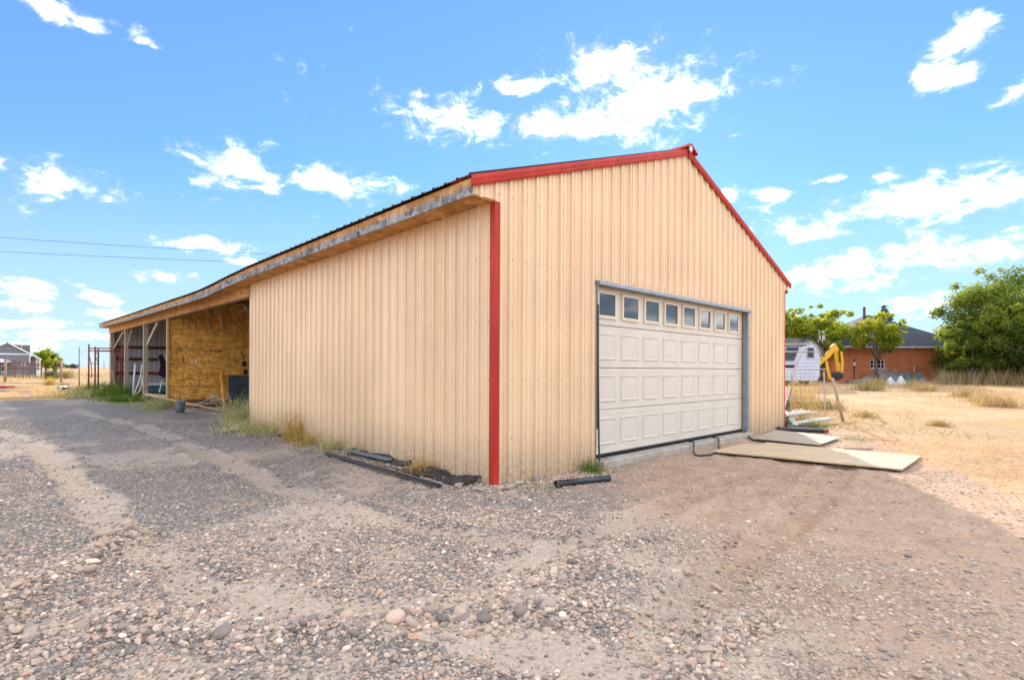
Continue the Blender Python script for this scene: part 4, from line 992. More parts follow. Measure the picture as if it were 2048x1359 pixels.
# hoses at the sill
def hose(label, pts, r=.014):
    P = [Vector(p) for p in pts]; out = []
    for i in range(len(P)-1):
        p0, p1, p2, p3 = P[max(i-1, 0)], P[i], P[i+1], P[min(i+2, len(P)-1)]
        for k in range(6):
            t_ = k/6; out.append(.5*((2*p1)+(p2-p0)*t_+(2*p0-5*p1+4*p2-p3)*t_**2+(3*p1-p0-3*p2+p3)*t_**3))
    out.append(P[-1])
    return tag(MB().tube(out, r, 8).build('hose', M['rubber'], None, smooth=True), label, 'hose')
hose('black hose looping out from under the garage door', [(4.62, .0, .125), (4.55, -.13, .13), (4.42, -.20, .06), (4.05, -.40, T(4.05,-.40)+.02), (3.93, -.56, T(3.93,-.56)+.015), (4.15, -.66, T(4.15,-.66)+.015), (4.75, -.50, T(4.75,-.5)+.02), (5.2, -.27, .05), (5.42, -.17, .12), (5.5, -.02, .125)])
hose('black hose running from the door corner along the small plywood', [(7.16, .02, .10), (7.02, -.08, .05), (6.72, -.22, T(6.72,-.22)+.02), (6.50, -.45, T(6.5,-.45)+.02), (6.46, -.85, T(6.46,-.85)+.02), (6.45, -1.15, T(6.45,-1.15)+.015)], .016)
# plywood sheets on the ground
def quad_sheet(name, label, P, m, th=.018, z=.02):
    zt = max(T(*p) for p in P)+z; c = (sum(p[0] for p in P)/4, sum(p[1] for p in P)/4)
    a = Vector((P[2][0]-P[1][0], P[2][1]-P[1][1])); ang = math.atan2(a.y, a.x); co, si = math.cos(-ang), math.sin(-ang)
    loc = [((p[0]-c[0])*co-(p[1]-c[1])*si, (p[0]-c[0])*si+(p[1]-c[1])*co) for p in P]
    ar = sum(loc[i][0]*loc[(i+1)%4][1]-loc[(i+1)%4][0]*loc[i][1] for i in range(4))
    if ar < 0: loc = loc[::-1]
    v = [(x, y, -th+.0) for x, y in loc]+[(x, y, 0) for x, y in loc]
    f = [(3,2,1,0), (4,5,6,7)]+[(i, (i+1)%4, (i+1)%4+4, i+4) for i in range(4)]
    o = MB().add(v, f).build(name, m, None, (c[0], c[1], zt+th), (0, 0, ang), bevel=.002); return tag(o, label, 'plywood')
quad_sheet('plywood_sheet', 'small grey weathered plywood sheet at the right corner of the barn', [(6.55, -.35), (8.45, -.08), (8.05, -1.48), (6.55, -1.52)], M['ply_old'])
quad_sheet('plywood_sheet', 'large pale plywood sheet half in sun in front of the garage door', [(4.22, -.62), (5.50, -.62), (5.90, -3.06), (4.60, -3.08)], M['ply'], .022, .025)
quad_sheet('plywood_sheet', 'plywood sheet showing as a strip behind the large pale one', [(5.30, -.75), (6.25, -.72), (6.42, -3.02), (5.5, -3.0)], M['ply'], .016, .0)
tag(MB().beam((6.62, -1.9, T(6.6,-1.9)+.02), (6.95, -2.25, T(6.95,-2.25)+.02), .03, .02).build('stick', M['post_far'], None), 'curved stick on the sand behind the plywood', 'stick')
# black case
cs = thing('tool_case', 'flat black plastic case with a red end by the right corner', 'case', on(8.95, -.50, .0), -1.05)
MB().prism([(-.10, 0), (.10, 0), (.13, .03), (.11, .085), (-.08, .095), (-.13, .05)], 'x', -.52, .40).build('case_body', M['black_plastic'], cs, bevel=.01)
MB().prism([(-.09, .01), (.09, .01), (.12, .03), (.10, .08), (-.07, .09), (-.12, .05)], 'x', .402, .50).build('end_cap', M['bodyred'], cs, bevel=.01)
MB().tube([(-.4, .16, .05), (-.2, .22, .10), (.2, .22, .11), (.45, .15, .06)], .016, 8).build('handle', M['rubber'], cs, smooth=True)

# bucket
bk = thing('metal_bucket', 'dented grey metal bucket standing before the strand-board wall', 'bucket', on(-.16, 14.3), .4)
MB().lathe([(.0, .006), (.125, .006), (.15, .36), (.158, .365), (.158, .375), (.148, .372), (.122, .02), (.0, .02)], 24).build('body', M['bucket'], bk, smooth=True)
MB().tube([(.153, 0, .33), (.11, -.13, .18), (0, -.19, .10), (-.11, -.13, .18), (-.153, 0, .33)], .006, 6).build('handle', M['steel_pipe'], bk, smooth=True)
MB().tube([(.0, 0, .02), (.03, .02, .62)], .008, 6).build('rod', M['rust_dark'], bk)
# boards leaning inside the bay
lb = thing('leaning_sheet', 'strand-board sheet with black painted marks leaning on the partition', 'board', (2.25, 16.52, T(2.2, 16.5)), 0)
pl = MB().box(-.56, .62, -.012, 0, 0, 2.42).build('sheet', M['osb_in'], lb, rot=(-.13, 0, 0))
ink = MB()
ink.tube([(.10, -.016, 2.02), (.10, -.016, 1.86), (.17, -.016, 1.84), (.19, -.016, 1.76), (.13, -.016, 1.72), (.10, -.016, 1.78)], .018, 6)
for k, (dx, zz) in enumerate(((.17, 1.54), (.20, 1.22), (.16, .92), (.20, .66))):
    pts = [(dx+.042*math.cos(a*math.pi/5), -.014, zz+.07*math.sin(a*math.pi/5)) for a in range(11)]; ink.tube(pts, .046, 6)
ink.build('painted_marks', M['black_ink'], pl)
tag(MB().box(-.36, .36, -.02, 0, 0, 1.10).build('slate_board', M['slate'], None, (1.94, 15.62, T(1.9, 15.6)+.01), (-.12, .03, 0)), 'dark blue-grey board leaning beside the end of the tan wall', 'board')
tag(MB().beam((1.52, 15.9, .02), (1.62, 16.75, 1.3), .12, .03, (1, 0, 0)).build('narrow_plank', M['osb_in'], None), 'narrow plank propped between partition and dark board', 'plank')
tag(MB().tube([(-.12, 19.8, .30), (-.15, 17.4, .33), (.05, 15.6, .26), (.75, 13.6, .06)], .028, 8).build('long_pole', M['pine_y'], None, smooth=True), 'long pale pole slanting across the foot of the strand-board wall', 'pole')
tag(MB().beam((.0, 20.9, .30), (.02, 17.1, .36), .04, .09).build('rail_board', M['post'], None), 'horizontal board nailed low between the first two posts', 'board')
for i, (a, b, r_, m, l_) in enumerate((((1.0, 16.3, .05), (1.75, 15.2, .25), .02, 'rust_dark', 'rusty bar in the scrap under the partition'), ((.7, 16.4, .03), (1.35, 16.0, .42), .014, 'steel_pipe', 'grey pipe propped in the scrap under the partition'),
        ((.35, 16.6, .03), (.52, 16.3, .38), .012, 'steel_pipe', 'thin upright pipe beside the bucket'), ((.6, 15.6, .03), (1.7, 16.2, .10), .03, 'black_pipe', 'black pipe lying in the scrap under the partition'))):
    tag(MB().tube([a, b], r_, 7).build('scrap_bar', M[m], None), l_, 'scrap')
cr = []
for i in range(9):
    x = .55+i*.17; y = 16.5-random.uniform(0, .5); cr.append((x, y))
for i, (x, y) in enumerate(cr):
    lump('scrap_lump', ['dark scrap lump by the bucket', 'second dark scrap lump by the bucket', 'dark scrap below the lower stamp line', 'scrap heap piece below the sticker', 'flat dark scrap in the middle of the heap', 'black scrap behind the long pole', 'dark scrap near the narrow plank', 'low scrap before the narrow plank', 'last dark scrap beside the dark board'][i], 'scrap', x, y, (.13, .10, .08), 340+i, M['rubber'] if i % 2 else M['rust_dark'], .2, i)
tag(MB().prism([(0, 0), (.75, .03), (.80, .06), (.4, .05), (0, .03)], 'y', 0, .25).build('bent_flashing', M['white_pvc'], None, (1.25, 16.35, .20)), 'pale bent strip lying over the scrap heap', 'flashing')

# vehicle fender, teal panel, white pipes and red gate frame in the far bays
fd = thing('vehicle_fender', 'navy vehicle fender edged in red hung in the far bay', 'fender', (0, 24.6, 0))
arc = [(.72, 1.20), (.80, 1.12), (.95, 1.08), (1.08, 1.14), (1.16, 1.28), (1.18, 1.48), (1.13, 1.70), (1.10, 1.94)]
outer = [(1.30, 1.97), (1.36, 1.82), (1.46, 1.60), (1.56, 1.35), (1.58, 1.05), (1.45, .82), (1.25, .95), (1.10, 1.02), (.95, 1.0), (.78, 1.04), (.66, 1.12)]
MB().prism(arc+outer, 'y', 0, .14).build('panel', M['navy'], fd, bevel=.015)
MB().tube([(.66, .02, 2.0), (.62, .02, 1.6), (.64, .02, 1.22), (.72, .02, 1.09), (.95, .02, 1.03), (1.10, .02, 1.10), (1.18, .02, 1.28), (1.20, .02, 1.5), (1.14, .02, 1.75)], .035, 8).build('red_edge', M['bodyred'], fd, smooth=True)
MB().tube([(.62, 0, .3), (.60, 0, 1.3), (.62, 0, 2.2)], .05, 8).build('red_upright', M['bodyred'], fd, smooth=True)
MB().prism([(1.33, 1.93), (1.40, 1.90), (1.52, 1.52), (1.46, 1.50)], 'y', -.012, -.002).build('white_flash', M['white_paint'], fd)
tp = thing('teal_trough', 'faded teal trough with a dark rail on the ground of the far bay', 'trough', (0, 24.1, 0))
MB().box(.55, 1.9, 0, .7, .05, .52).build('body', M['teal'], tp, bevel=.02)
MB().box(.5, 1.95, -.03, .73, .55, .64).build('rim', M['white_paint'], tp, bevel=.01)
MB().box(.5, 1.95, -.06, -.035, .18, .26).build('rail', M['machine_black'], tp)
tag(MB().tube([(1.0, 23.7, .25), (1.12, 23.75, .78)], .03, 8).build('white_pipe', M['white_pvc'], None), 'short white pipe leaning on the teal trough', 'pipe')
tag(MB().tube([(.0, 23.5, .10), (.03, 23.55, .8), (.09, 23.6, 1.5)], .04, 8).build('white_pipe', M['white_pvc'], None, smooth=True), 'upright white pipe leaning in the second bay', 'pipe')
tag(MB().tube([(-.02, 23.3, .15), (.12, 23.4, .5), (.24, 23.4, .9), (.32, 23.45, 1.5)], .028, 8).build('white_pipe', M['white_pvc'], None, smooth=True), 'slanting white pipe crossing the upright one', 'pipe')
tag(MB().tube([(.0, 23.2, .15), (.2, 23.3, .32), (.28, 23.3, .6), (.30, 23.4, 1.0)], .022, 8).build('white_pipe', M['white_pvc'], None, smooth=True), 'bent white pipe below the slanting one', 'pipe')
sf = thing('scaffold_frame', 'rusty red pipe scaffold frame standing outside the last bay', 'scaffold', (0, 0, 0))
def tubeP(nm, pts, r, m='rust', par=sf): return MB().tube(pts, r, 8).build(nm, M[m], par, smooth=True)
A, B, Cc = (-1.02, 29.0), (-.78, 28.9), (-.55, 29.9)
for (x, y), h in ((A, 2.5), (B, 2.38), (Cc, 2.3)): tubeP('upright', [(x, y, T(x, y)), (x, y, h)], .035)
for z, a, b in ((2.30, A, (.22, 28.6)), (2.18, A, (.05, 28.7)), (2.16, B, (.22, 28.5)), (2.05, B, Cc)): tubeP('rail', [(a[0], a[1], z), (b[0], b[1], z+.02)], .028)
for z in (.95, 1.55): tubeP('rung', [(A[0], A[1], z), (Cc[0], Cc[1], z-.02)], .016, 'rust_dark')
tubeP('brace', [(A[0], A[1], 2.02), (-.90, 29.2, 1.5), (-.88, 29.3, .8)], .016, 'rust_dark')
tubeP('brace', [(B[0], B[1]+.3, 2.0), (Cc[0], Cc[1], 1.55)], .012); tubeP('brace', [(Cc[0], Cc[1], 2.0), (B[0], B[1]+.3, 1.55)], .012)
gt = thing('pipe_gate', 'bright red pipe gate leaning between the last two posts', 'gate', (0, 0, 0))
for x, z in ((.0, 2.0), (.18, 1.9), (.26, 2.42)): tubeP('upright', [(x, 28.5, .05), (x, 28.5, z)], .032, 'rust', gt)
for z in (2.02, 1.62, 1.15, .75): tubeP('rail', [(-.04, 28.5, z), (.48, 28.35, z+.01)], .026, 'rust', gt)
tubeP('hook', [(.26, 28.5, 2.3), (.34, 28.45, 2.42), (.44, 28.4, 2.38), (.48, 28.4, 2.2), (.40, 28.4, 2.0), (.30, 28.45, 1.8), (.36, 28.45, 1.5), (.26, 28.5, 1.3)], .03, 'rust', gt)
tag(MB().beam((.0, 28.0, .05), (-.16, 28.2, 1.2), .08, .03).build('leaning_plank', M['pine'], None), 'short tan plank leaning by the red gate', 'plank')
tag(MB().lathe([(.0, .0), (.10, 0), (.14, .3), (.135, .3), (.09, .02), (0, .02)], 16).build('white_pail', M['white_pvc'], None, on(-.55, 28.3, .12), smooth=True), 'white plastic pail in the grass under the scaffold', 'pail')
tag(MB().beam(on(-2.2, 24.3, .05), on(-.7, 24.0, .06), .14, .06).build('dark_plank', M['post_far'], None), 'dark plank at the edge of the grass below the scaffold', 'plank')
lump('rock', 'tan rock in the grass before the second post', 'rock', -.75, 24.2, (.22, .16, .13), 371, M['rock'], .2, .4)
lump('rock', 'grey rock on the grass beside the tan one', 'rock', -.55, 23.0, (.2, .14, .12), 372, M['concrete'], .2, .9)

# ------------------------------------------------------------------ trees
def leaf_cloud(centres, radii, n, size, seed, tone_up=.35, squash=.8, zr=None):
    r = np.random.default_rng(seed); centres = np.array(centres); radii = np.array(radii)
    wt = radii**2; c = r.choice(len(centres), n, p=wt/wt.sum())
    d = r.normal(size=(n, 3)); d /= np.linalg.norm(d, axis=1)[:, None]; rad = r.random(n)**.55
    p = centres[c] + d*(rad*radii[c])[:, None]*np.array([1, 1, squash])
    a = r.normal(size=(n, 3)); a /= np.linalg.norm(a, axis=1)[:, None]; b = np.cross(a, r.normal(size=(n, 3))); b /= np.linalg.norm(b, axis=1)[:, None]
    s_ = size*r.uniform(.6, 1.4, n)[:, None]
    V = np.stack([p-a*s_, p+b*s_*.45, p+a*s_, p-b*s_*.45], 1).reshape(-1, 3); F = (np.arange(n)*4)[:, None]+np.arange(4)[None]
    z0, z1 = (p[:, 2].min(), p[:, 2].max())
    cl = r.normal(0, .16, len(centres))[c]
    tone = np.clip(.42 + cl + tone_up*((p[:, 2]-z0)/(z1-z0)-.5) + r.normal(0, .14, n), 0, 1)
    return V, F, np.repeat(tone, 4)
def tree(name, label, x, y, h, r_, n, leaf, m, seed, trunk=.18, crown0=.3, shape='round', group=None, cat='tree', zc=None, lean=0, stems=1, skirt=False):
    r = random.Random(seed); t = thing(name, label, cat, (x, y, T(x, y)-.03), 0, group)
    cs = []; rs = []; k = 0; limbs = []
    N = 64
    for i in range(N):
        for _ in range(40):
            u, v, w_ = r.uniform(-1, 1), r.uniform(-1, 1), r.uniform(-1, 1)
            if u*u+v*v+w_*w_ < 1: break
        if shape == 'round':
            q = (u*r_*.86, v*r_*.86, h*(crown0+(1-crown0)/2)+w_*h*(1-crown0)/2*.88); cr = r_*r.uniform(.10, .27)
        elif shape == 'spread':
            q = (u*r_*.95, v*r_*.8, h*(crown0+(1-crown0)*.55)+w_*h*(1-crown0)*.40 - .12*h*(u*u)); cr = r_*r.uniform(.14, .26)
        else:
            zz = r.random()**1.3; q = (u*r_*(1-zz*.9), v*r_*(1-zz*.9), h*(crown0+(1-crown0)*zz)); cr = r_*(.34-.24*zz)
        cs.append(q); rs.append(cr)
    if skirt:
        for i in range(26):
            a = r.uniform(0, 6.28); cs.append((r_*.8*math.cos(a), r_*.8*math.sin(a), h*r.uniform(.04, .30))); rs.append(r_*r.uniform(.14, .24))
        rs = [q*1.2 for q in rs]
    if shape == 'round':                                      # sprays that break the outline
        for i in range(26):
            a = r.uniform(0, 6.28); e = r.uniform(-.4, 1.4); q = (r_*1.0*math.cos(a)*math.cos(e), r_*1.0*math.sin(a)*math.cos(e), h*(crown0+(1-crown0)/2)+math.sin(e)*h*(1-crown0)/2*1.0)
            cs.append(q); rs.append(r_*r.uniform(.05, .12))
    mb = MB(); tops = []
    for s_ in range(stems):
        bx, by = (0, 0) if stems == 1 else (r.uniform(-.4, .4)*trunk*4, r.uniform(-.4, .4)*trunk*4)
        pts = [(bx, by, 0), (bx*1.2+r.uniform(-.1, .1), by*1.2, h*crown0*.6), (bx*1.6+lean*h*.1+r.uniform(-.15, .15), by*1.6, h*(crown0+.12)), (bx*2+lean*h*.2, by*2, h*(.55+.1*s_))]
        mb.tube(pts, [trunk*1.25, trunk, trunk*.8, trunk*.35], 9); tops.append(pts)
    mb.build('trunk', M['bark'], t, smooth=True)
    for i, (q, cr) in enumerate(sorted(zip(cs, rs), key=lambda z: -z[1])[:16]):
        p0 = tops[i % stems]; s0 = Vector(p0[1]).lerp(Vector(p0[3]), r.uniform(.1, .9)); e = Vector(q); m_ = s0.lerp(e, .5)+Vector((0, 0, -.06*h*r.random()))
        MB().tube([s0, m_, e], [trunk*.36, trunk*.24, trunk*.08], 6).build('limb', M['bark'], t, smooth=True)
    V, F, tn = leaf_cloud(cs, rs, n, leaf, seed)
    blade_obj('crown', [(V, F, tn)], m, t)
    return t
x, y = gat((1640-1024)/1059*43, 43); tree('elm_tree', 'broad leafy elm behind the camper and digger arm', x, y, 6.2, 3.0, 19000, .105, M['leaf'], 501, .2, .16, 'round')
x, y = gat((1570-1024)/1059*44, 44); tree('elm_tree', 'leafy tree half hidden behind the barn corner', x, y, 6.0, 2.4, 14000, .10, M['leaf'], 506, .2, .2, 'round')
x, y = gat((1752-1024)/1059*38.5, 38.5); tree('young_tree', 'light green tree in front of the brick house window', x, y, 5.2, 1.9, 12000, .085, M['leaf'], 502, .10, .38, 'round')
x, y = gat((1770-1024)/1059*62, 62); tree('spruce_tree', 'grey-green conifer top rising behind the brick house roof', x, y, 8.6, 2.3, 8000, .13, M['needle'], 503, .2, .1, 'cone')
x, y = gat((2026-1024)/1059*37.5, 37.5); tree('big_tree', 'largest dense dark green tree beside the brick house', x, y, 8.5, 4.4, 62000, .10, M['leaf_dark'], 504, .32, .06, 'round', stems=3, skirt=True)
x, y = gat((1945-1024)/1059*36.0, 36.0); tree('young_tree', 'low dark bushy tree under the near edge of the largest tree', x, y, 4.6, 1.9, 14000, .09, M['leaf_dark'], 505, .10, .10, 'round')
x, y = gat((2100-1024)/1059*33, 33); tree('big_tree', 'dark tree at the edge of the picture beside the largest one', x, y, 6.8, 3.2, 22000, .11, M['leaf_dark'], 507, .25, .08, 'round', skirt=True)
x, y = gat((92-1024)/1059*108, 108); tree('far_tree', 'rounded green tree beside the grey house', x, y, 5.2, 2.2, 5000, .20, M['leaf'], 508, .2, .12, 'round')
x, y = gat((112-1024)/1059*112, 112); tree('far_tree', 'smaller rust-tinged tree right of the rounded one', x, y, 3.6, 1.3, 2200, .18, M['dry_shrub'], 509, .15, .1, 'round')
# low tree line out on the plain
for i in range(16):
    a = random.uniform(1.30, 1.66) if i < 11 else random.uniform(.02, .34); d_ = random.uniform(420, 900); x = CAM[0]+d_*math.cos(a); y = CAM[1]+d_*math.sin(a)
    r = np.random.default_rng(700+i); cs = [(r.normal(0, 4), r.normal(0, 4), r.uniform(1.2, 3.6)) for _ in range(10)]
    V, F, tn = leaf_cloud(cs, [1.9]*10, 260, .8, 700+i)
    tag(blade_obj('distant_tree', [(V, F, tn)], M['needle'], None, (x, y, -.5)), 'tiny dark tree clump on the horizon seen %s' % ('past the scaffold' if i < 11 else 'beyond the brick house'), 'tree', 'far trees on the horizon')

# ------------------------------------------------------------------ brick house
RZV = AZ - math.pi/2                                 # houses that face the yard square on
hx, hy = gat((1683-1024)/1059*41-.0, 41); hz = T(hx+3, hy-3)-.02
HOUSE = thing('brick_house', 'orange-red brick house with grey hipped roof beyond the yard', 'house', (hx, hy, hz), RZV)
HW, HD, HH = 10.2, 9.0, 2.78
wx0, wx1, wz0, wz1 = 2.22, 3.36, 1.12, 1.78
def wall_piece(x0, x1, z0, z1): return (x0, x1, 0, .22, z0, z1)
mb = MB()
for b in ((0, wx0, 0, HH), (wx1, HW, 0, HH), (wx0, wx1, 0, wz0), (wx0, wx1, wz1, HH)): mb.box(*wall_piece(*b))
mb.build('front_wall', M['brick'], HOUSE)
MB().box(0, .22, .222, HD, 0, HH).build('side_wall', M['brick'], HOUSE); MB().box(HW-.22, HW, .222, HD, 0, HH).build('side_wall', M['brick'], HOUSE)
MB().box(.222, HW-.222, HD-.22, HD, 0, HH).build('rear_wall', M['brick'], HOUSE)
wn = obj('window', None, None, HOUSE); wn.location = (wx0, .06, wz0)
ww, wh = wx1-wx0, wz1-wz0; fr = MB()
for b in ((0, ww, 0, .05), (0, ww, wh-.05, wh), (0, .05, .05, wh-.05), (ww-.05, ww, .05, wh-.05)): fr.box(b[0], b[1], -.02, .04, b[2], b[3])
fr.build('frame', M['white_paint'], wn)
for k in range(1, 4): MB().box(ww*k/4-.018, ww*k/4+.018, -.015, .03, .05, wh-.05).build('muntin', M['white_paint'], wn)
for k in range(4):
    for j in range(2): MB().box(ww*k/4+.02, ww*(k+1)/4-.02, .012, .018, .05+(wh-.1)/2*j+.008, .05+(wh-.1)/2*(j+1)-.008).build('pane', M['glass_dark'], wn)
MB().box(.05, ww-.05, -.012, .028, wh/2-.014, wh/2+.014).build('muntin', M['white_paint'], wn)
MB().box(-.08, ww+.08, -.14, .02, -.10, -.003).build('sill', M['concrete'], wn)
ov = .35; ax, ay, az_ = 4.95, 4.4, 5.7
rf = MB(); E4 = [(-ov, -ov, HH+.02), (HW+ov, -ov, HH+.02), (HW+ov, HD+ov, HH+.02), (-ov, HD+ov, HH+.02)]
rid = [(ax-.15, ay, az_), (ax+.15, ay, az_)]
rf.add(E4+rid, [(0, 1, 5, 4), (1, 2, 5), (2, 3, 4, 5), (3, 0, 4), (3, 2, 1, 0)])
ROOF = rf.build('roof', M['shingle'], HOUSE)
MB().box(-ov, HW+ov, -ov-.03, -ov-.002, HH-.05, HH+.05).build('gutter_board', M['white_paint'], ROOF)
rt = MB().box(-.04, .04, -.30, .0, -.09, .0); rtm = new_mesh('rafter_tail', rt.v, rt.f)
for k in range(16): obj('rafter_tail', rtm, M['white_paint'], ROOF, (.2+k*.64, -.003, HH-.01))
MB().tube([(4.4, 4.0, 5.2), (4.4, 4.0, 6.35)], .10, 10).build('vent_pipe', M['rust_dark'], ROOF)
MB().tube([(.95, -.05, 0), (.95, -.05, 1.9)], .035, 8).build('conduit', M['machine_black'], HOUSE); MB().box(.89, 1.01, -.12, -.04, 1.35, 1.6).build('meter_box', M['white_paint'], HOUSE)
MB().tube([(5.6, -.06, .9), (5.6, -.06, 1.3)], .03, 6).build('hose_bib', M['white_paint'], HOUSE)
# pile of netting and tarps before the house
def heap(name, label, x, y, L, Wd, H, m, seed, rough=.25, th=.03, rz=RZV, z=0.):
    r = np.random.default_rng(seed); nx, ny = 30, 14; V = []; F = []
    ph = r.uniform(0, 6, 8)
    for s_ in (1, 0):
        for j in range(ny):
            for i in range(nx):
                u, v = i/(nx-1), j/(ny-1); e = (math.sin(math.pi*u)**.5)*(math.sin(math.pi*v)**.6)
                zz = H*e*(.7+.3*math.sin(u*9+ph[0])+.2*math.sin(u*17+v*5+ph[1]))+rough*H*r.normal(0, .35)*e
                V.append(((u-.5)*L+.03*r.normal(), (v-.5)*Wd+.03*r.normal(), zz*(1 if s_ else .8)-(0 if s_ else .02)))
    n = nx*ny
    for j in range(ny-1):
        for i in range(nx-1):
            a = j*nx+i; F.append((a, a+1, a+nx+1, a+nx)); F.append((n+a, n+a+nx, n+a+nx+1, n+a+1))
    for i in range(nx-1): F += [(i, n+i, n+i+1, i+1), ((ny-1)*nx+i, (ny-1)*nx+i+1, n+(ny-1)*nx+i+1, n+(ny-1)*nx+i)]
    for j in range(ny-1): F += [(j*nx, (j+1)*nx, n+(j+1)*nx, n+j*nx), (j*nx+nx-1, n+j*nx+nx-1, n+(j+1)*nx+nx-1, (j+1)*nx+nx-1)]
    return tag(MB().add(V, F).build(name, m, None, (x, y, T(x, y)+z), (0, 0, rz)), label, 'heap')
x, y = gat((1770-1024)/1059*39, 39); heap('netting_heap', 'heap of tangled brown-grey netting against the brick house', x, y, 5.0, 1.6, .95, M['mesh_junk'], 1, .5)
x, y = gat((1770-1024)/1059*37.6, 37.6); heap('tarp_heap', 'faded blue tarp heap in front of the netting', x, y, 3.6, 1.1, .62, M['tarp_blue'], 2, .4)
x, y = gat((1828-1024)/1059*37.9, 37.9); heap('tarp_heap', 'grey-blue tarp bundle at the far end of the heap', x, y, 1.6, 1.0, .85, M['tarp_blue'], 3, .5)
x, y = gat((1708-1024)/1059*37.8, 37.8); heap('scrap_boards', 'flat grey scrap boards below the yellow digger bucket', x, y, 1.7, .8, .2, M['camper_roof'], 4, .5)
for i, (u_, h_) in enumerate(((1781, .55), (1802, .62))):
    x, y = gat((u_-1024)/1059*36.6, 36.6)
    o = MB().lathe([(.34, 0), (.27, h_*.35), (.12, h_*.8), (.03, h_), (0, h_)], 12).build('white_cone_bundle', M['pale_weed'] if 0 else M['tarp'], None, on(x, y, -.03), smooth=True); tag(o, ('white conical bundle in front of the blue tarp', 'second white conical bundle, nearer the tall grass')[i], 'bundle')

# ------------------------------------------------------------------ camper, digger arm
cx_, cy_ = gat((1640-1024)/1059*34-4.4, 34)
CP = thing('camper_trailer', 'old white camper trailer with dark roof behind the pipe frame', 'camper', (cx_, cy_, T(cx_+3, cy_-3)), RZV)
prof = [(0, .35), (4.2, .30), (4.38, .55), (4.42, 1.3), (4.38, 1.95), (4.24, 2.4), (4.0, 2.72), (3.65, 2.9), (3.2, 2.96), (.3, 2.96), (0, 2.6)]
MB().prism(prof, 'y', 0, 2.1).build('body', M['camper'], CP, bevel=.03)
MB().prism([(-.05, 2.62), (.25, 3.02), (3.2, 3.02), (3.68, 2.95), (4.05, 2.76), (3.9, 2.66), (3.55, 2.74), (3.0, 2.50), (.0, 2.45)], 'y', -.03, 2.13).build('roof', M['camper_roof'], CP)
for k in range(9): MB().box(.05, 4.38, -.014, -.001, .55+k*.22, .562+k*.22).build('siding_seam', M['camper_roof'], CP)
def cwin(x0, x1, z0, z1, sk=0.):
    w_ = obj('window', None, None, CP); w_.location = (x0, -.02, z0); a, b = x1-x0, z1-z0
    MB().prism([(0, 0), (a, 0), (a+sk, b), (sk, b)], 'y', -.02, .018).build('frame', M['galv'], w_)
    MB().prism([(.05, .05), (a-.05, .05), (a-.05+sk*.9, b-.05), (.05+sk*.9, b-.05)], 'y', -.028, -.021).build('pane', M['glass_dark'], w_)
cwin(3.55, 4.0, 1.75, 2.45); cwin(1.9, 2.75, 1.55, 2.5, .35)
MB().box(1.9, 2.9, -.03, -.012, 1.12, 1.32).build('vent', M['machine_black'], CP)
MB().tube([(3.2, -.05, 2.9), (3.9, -.1, 3.2), (4.3, -.1, 2.9), (4.5, -.1, 2.3)], .04, 6).build('awning_arm', M['machine_black'], CP, smooth=True)
for wx in (1.6, 2.4): MB().lathe([(.0, -.1), (.30, -.1), (.34, -.06), (.34, .06), (.30, .1), (0, .1)], 20).build('wheel', M['rubber'], CP, (wx, .15, .34), (math.pi/2, 0, 0), True)

bx_, by_ = gat((1640-1024)/1059*36.9, 36.9)
BH = thing('digger_arm', 'yellow digger arm with folded dipper behind the camper', 'digger', (bx_, by_, T(bx_, by_)), RZV); BH.scale = (1.02, 1.02, 1.06)
def plate(nm, pts, m, w_=.22, y0=0.): return MB().prism(pts, 'y', y0-w_/2, y0+w_/2).build(nm, M[m], BH, bevel=.015)
plate('boom', [(-.6, 1.05), (-.35, .95), (.62, 1.75), (1.05, 2.30), (1.02, 2.62), (.92, 2.66), (.70, 2.45), (.40, 2.0), (-.3, 1.55)], 'yellow')
plate('dipper', [(.90, 2.62), (1.02, 2.64), (1.20, 2.35), (1.36, 2.05), (1.42, 1.55), (1.40, 1.05), (1.30, .80), (1.16, .85), (1.10, 1.30), (1.02, 1.75), (.95, 2.1)], 'yellow', .18)
plate('dipper_side', [(1.28, 2.15), (1.42, 2.10), (1.50, 1.6), (1.50, 1.0), (1.42, .6), (1.34, .62), (1.36, 1.2), (1.34, 1.7)], 'yellow', .05, -.16)
plate('bucket', [(1.05, .78), (1.45, .70), (1.42, .42), (1.20, .25), (.95, .38), (.92, .65)], 'machine_black', .5)
plate('stabiliser', [(.20, 1.45), (.32, 1.50), (.42, 1.0), (.52, .55), (.58, .36), (.44, .34), (.34, .6), (.26, 1.0)], 'yellow', .12, -.3)
MB().tube([(.0, -.16, 1.9), (.55, -.16, 2.35)], .055, 10).build('cylinder', M['machine_black'], BH); MB().tube([(.55, -.16, 2.35), (.92, -.14, 2.62)], .03, 8).build('piston_rod', M['chrome'], BH)
MB().tube([(1.15, -.22, 2.2), (1.22, -.22, 1.4)], .045, 8).build('cylinder', M['machine_black'], BH); MB().tube([(1.22, -.22, 1.4), (1.25, -.22, .8)], .025, 8).build('piston_rod', M['chrome'], BH)
MB().box(-2.4, -.45, .1, 1.3, .5, 1.4).build('chassis', M['yellow'], BH, bevel=.05)
for wx in (-1.9, -.95): MB().lathe([(0, -.16), (.42, -.16), (.5, -.1), (.5, .1), (.42, .16), (0, .16)], 20).build('wheel', M['rubber'], BH, (wx, .3, .48), (math.pi/2, 0, 0), True)

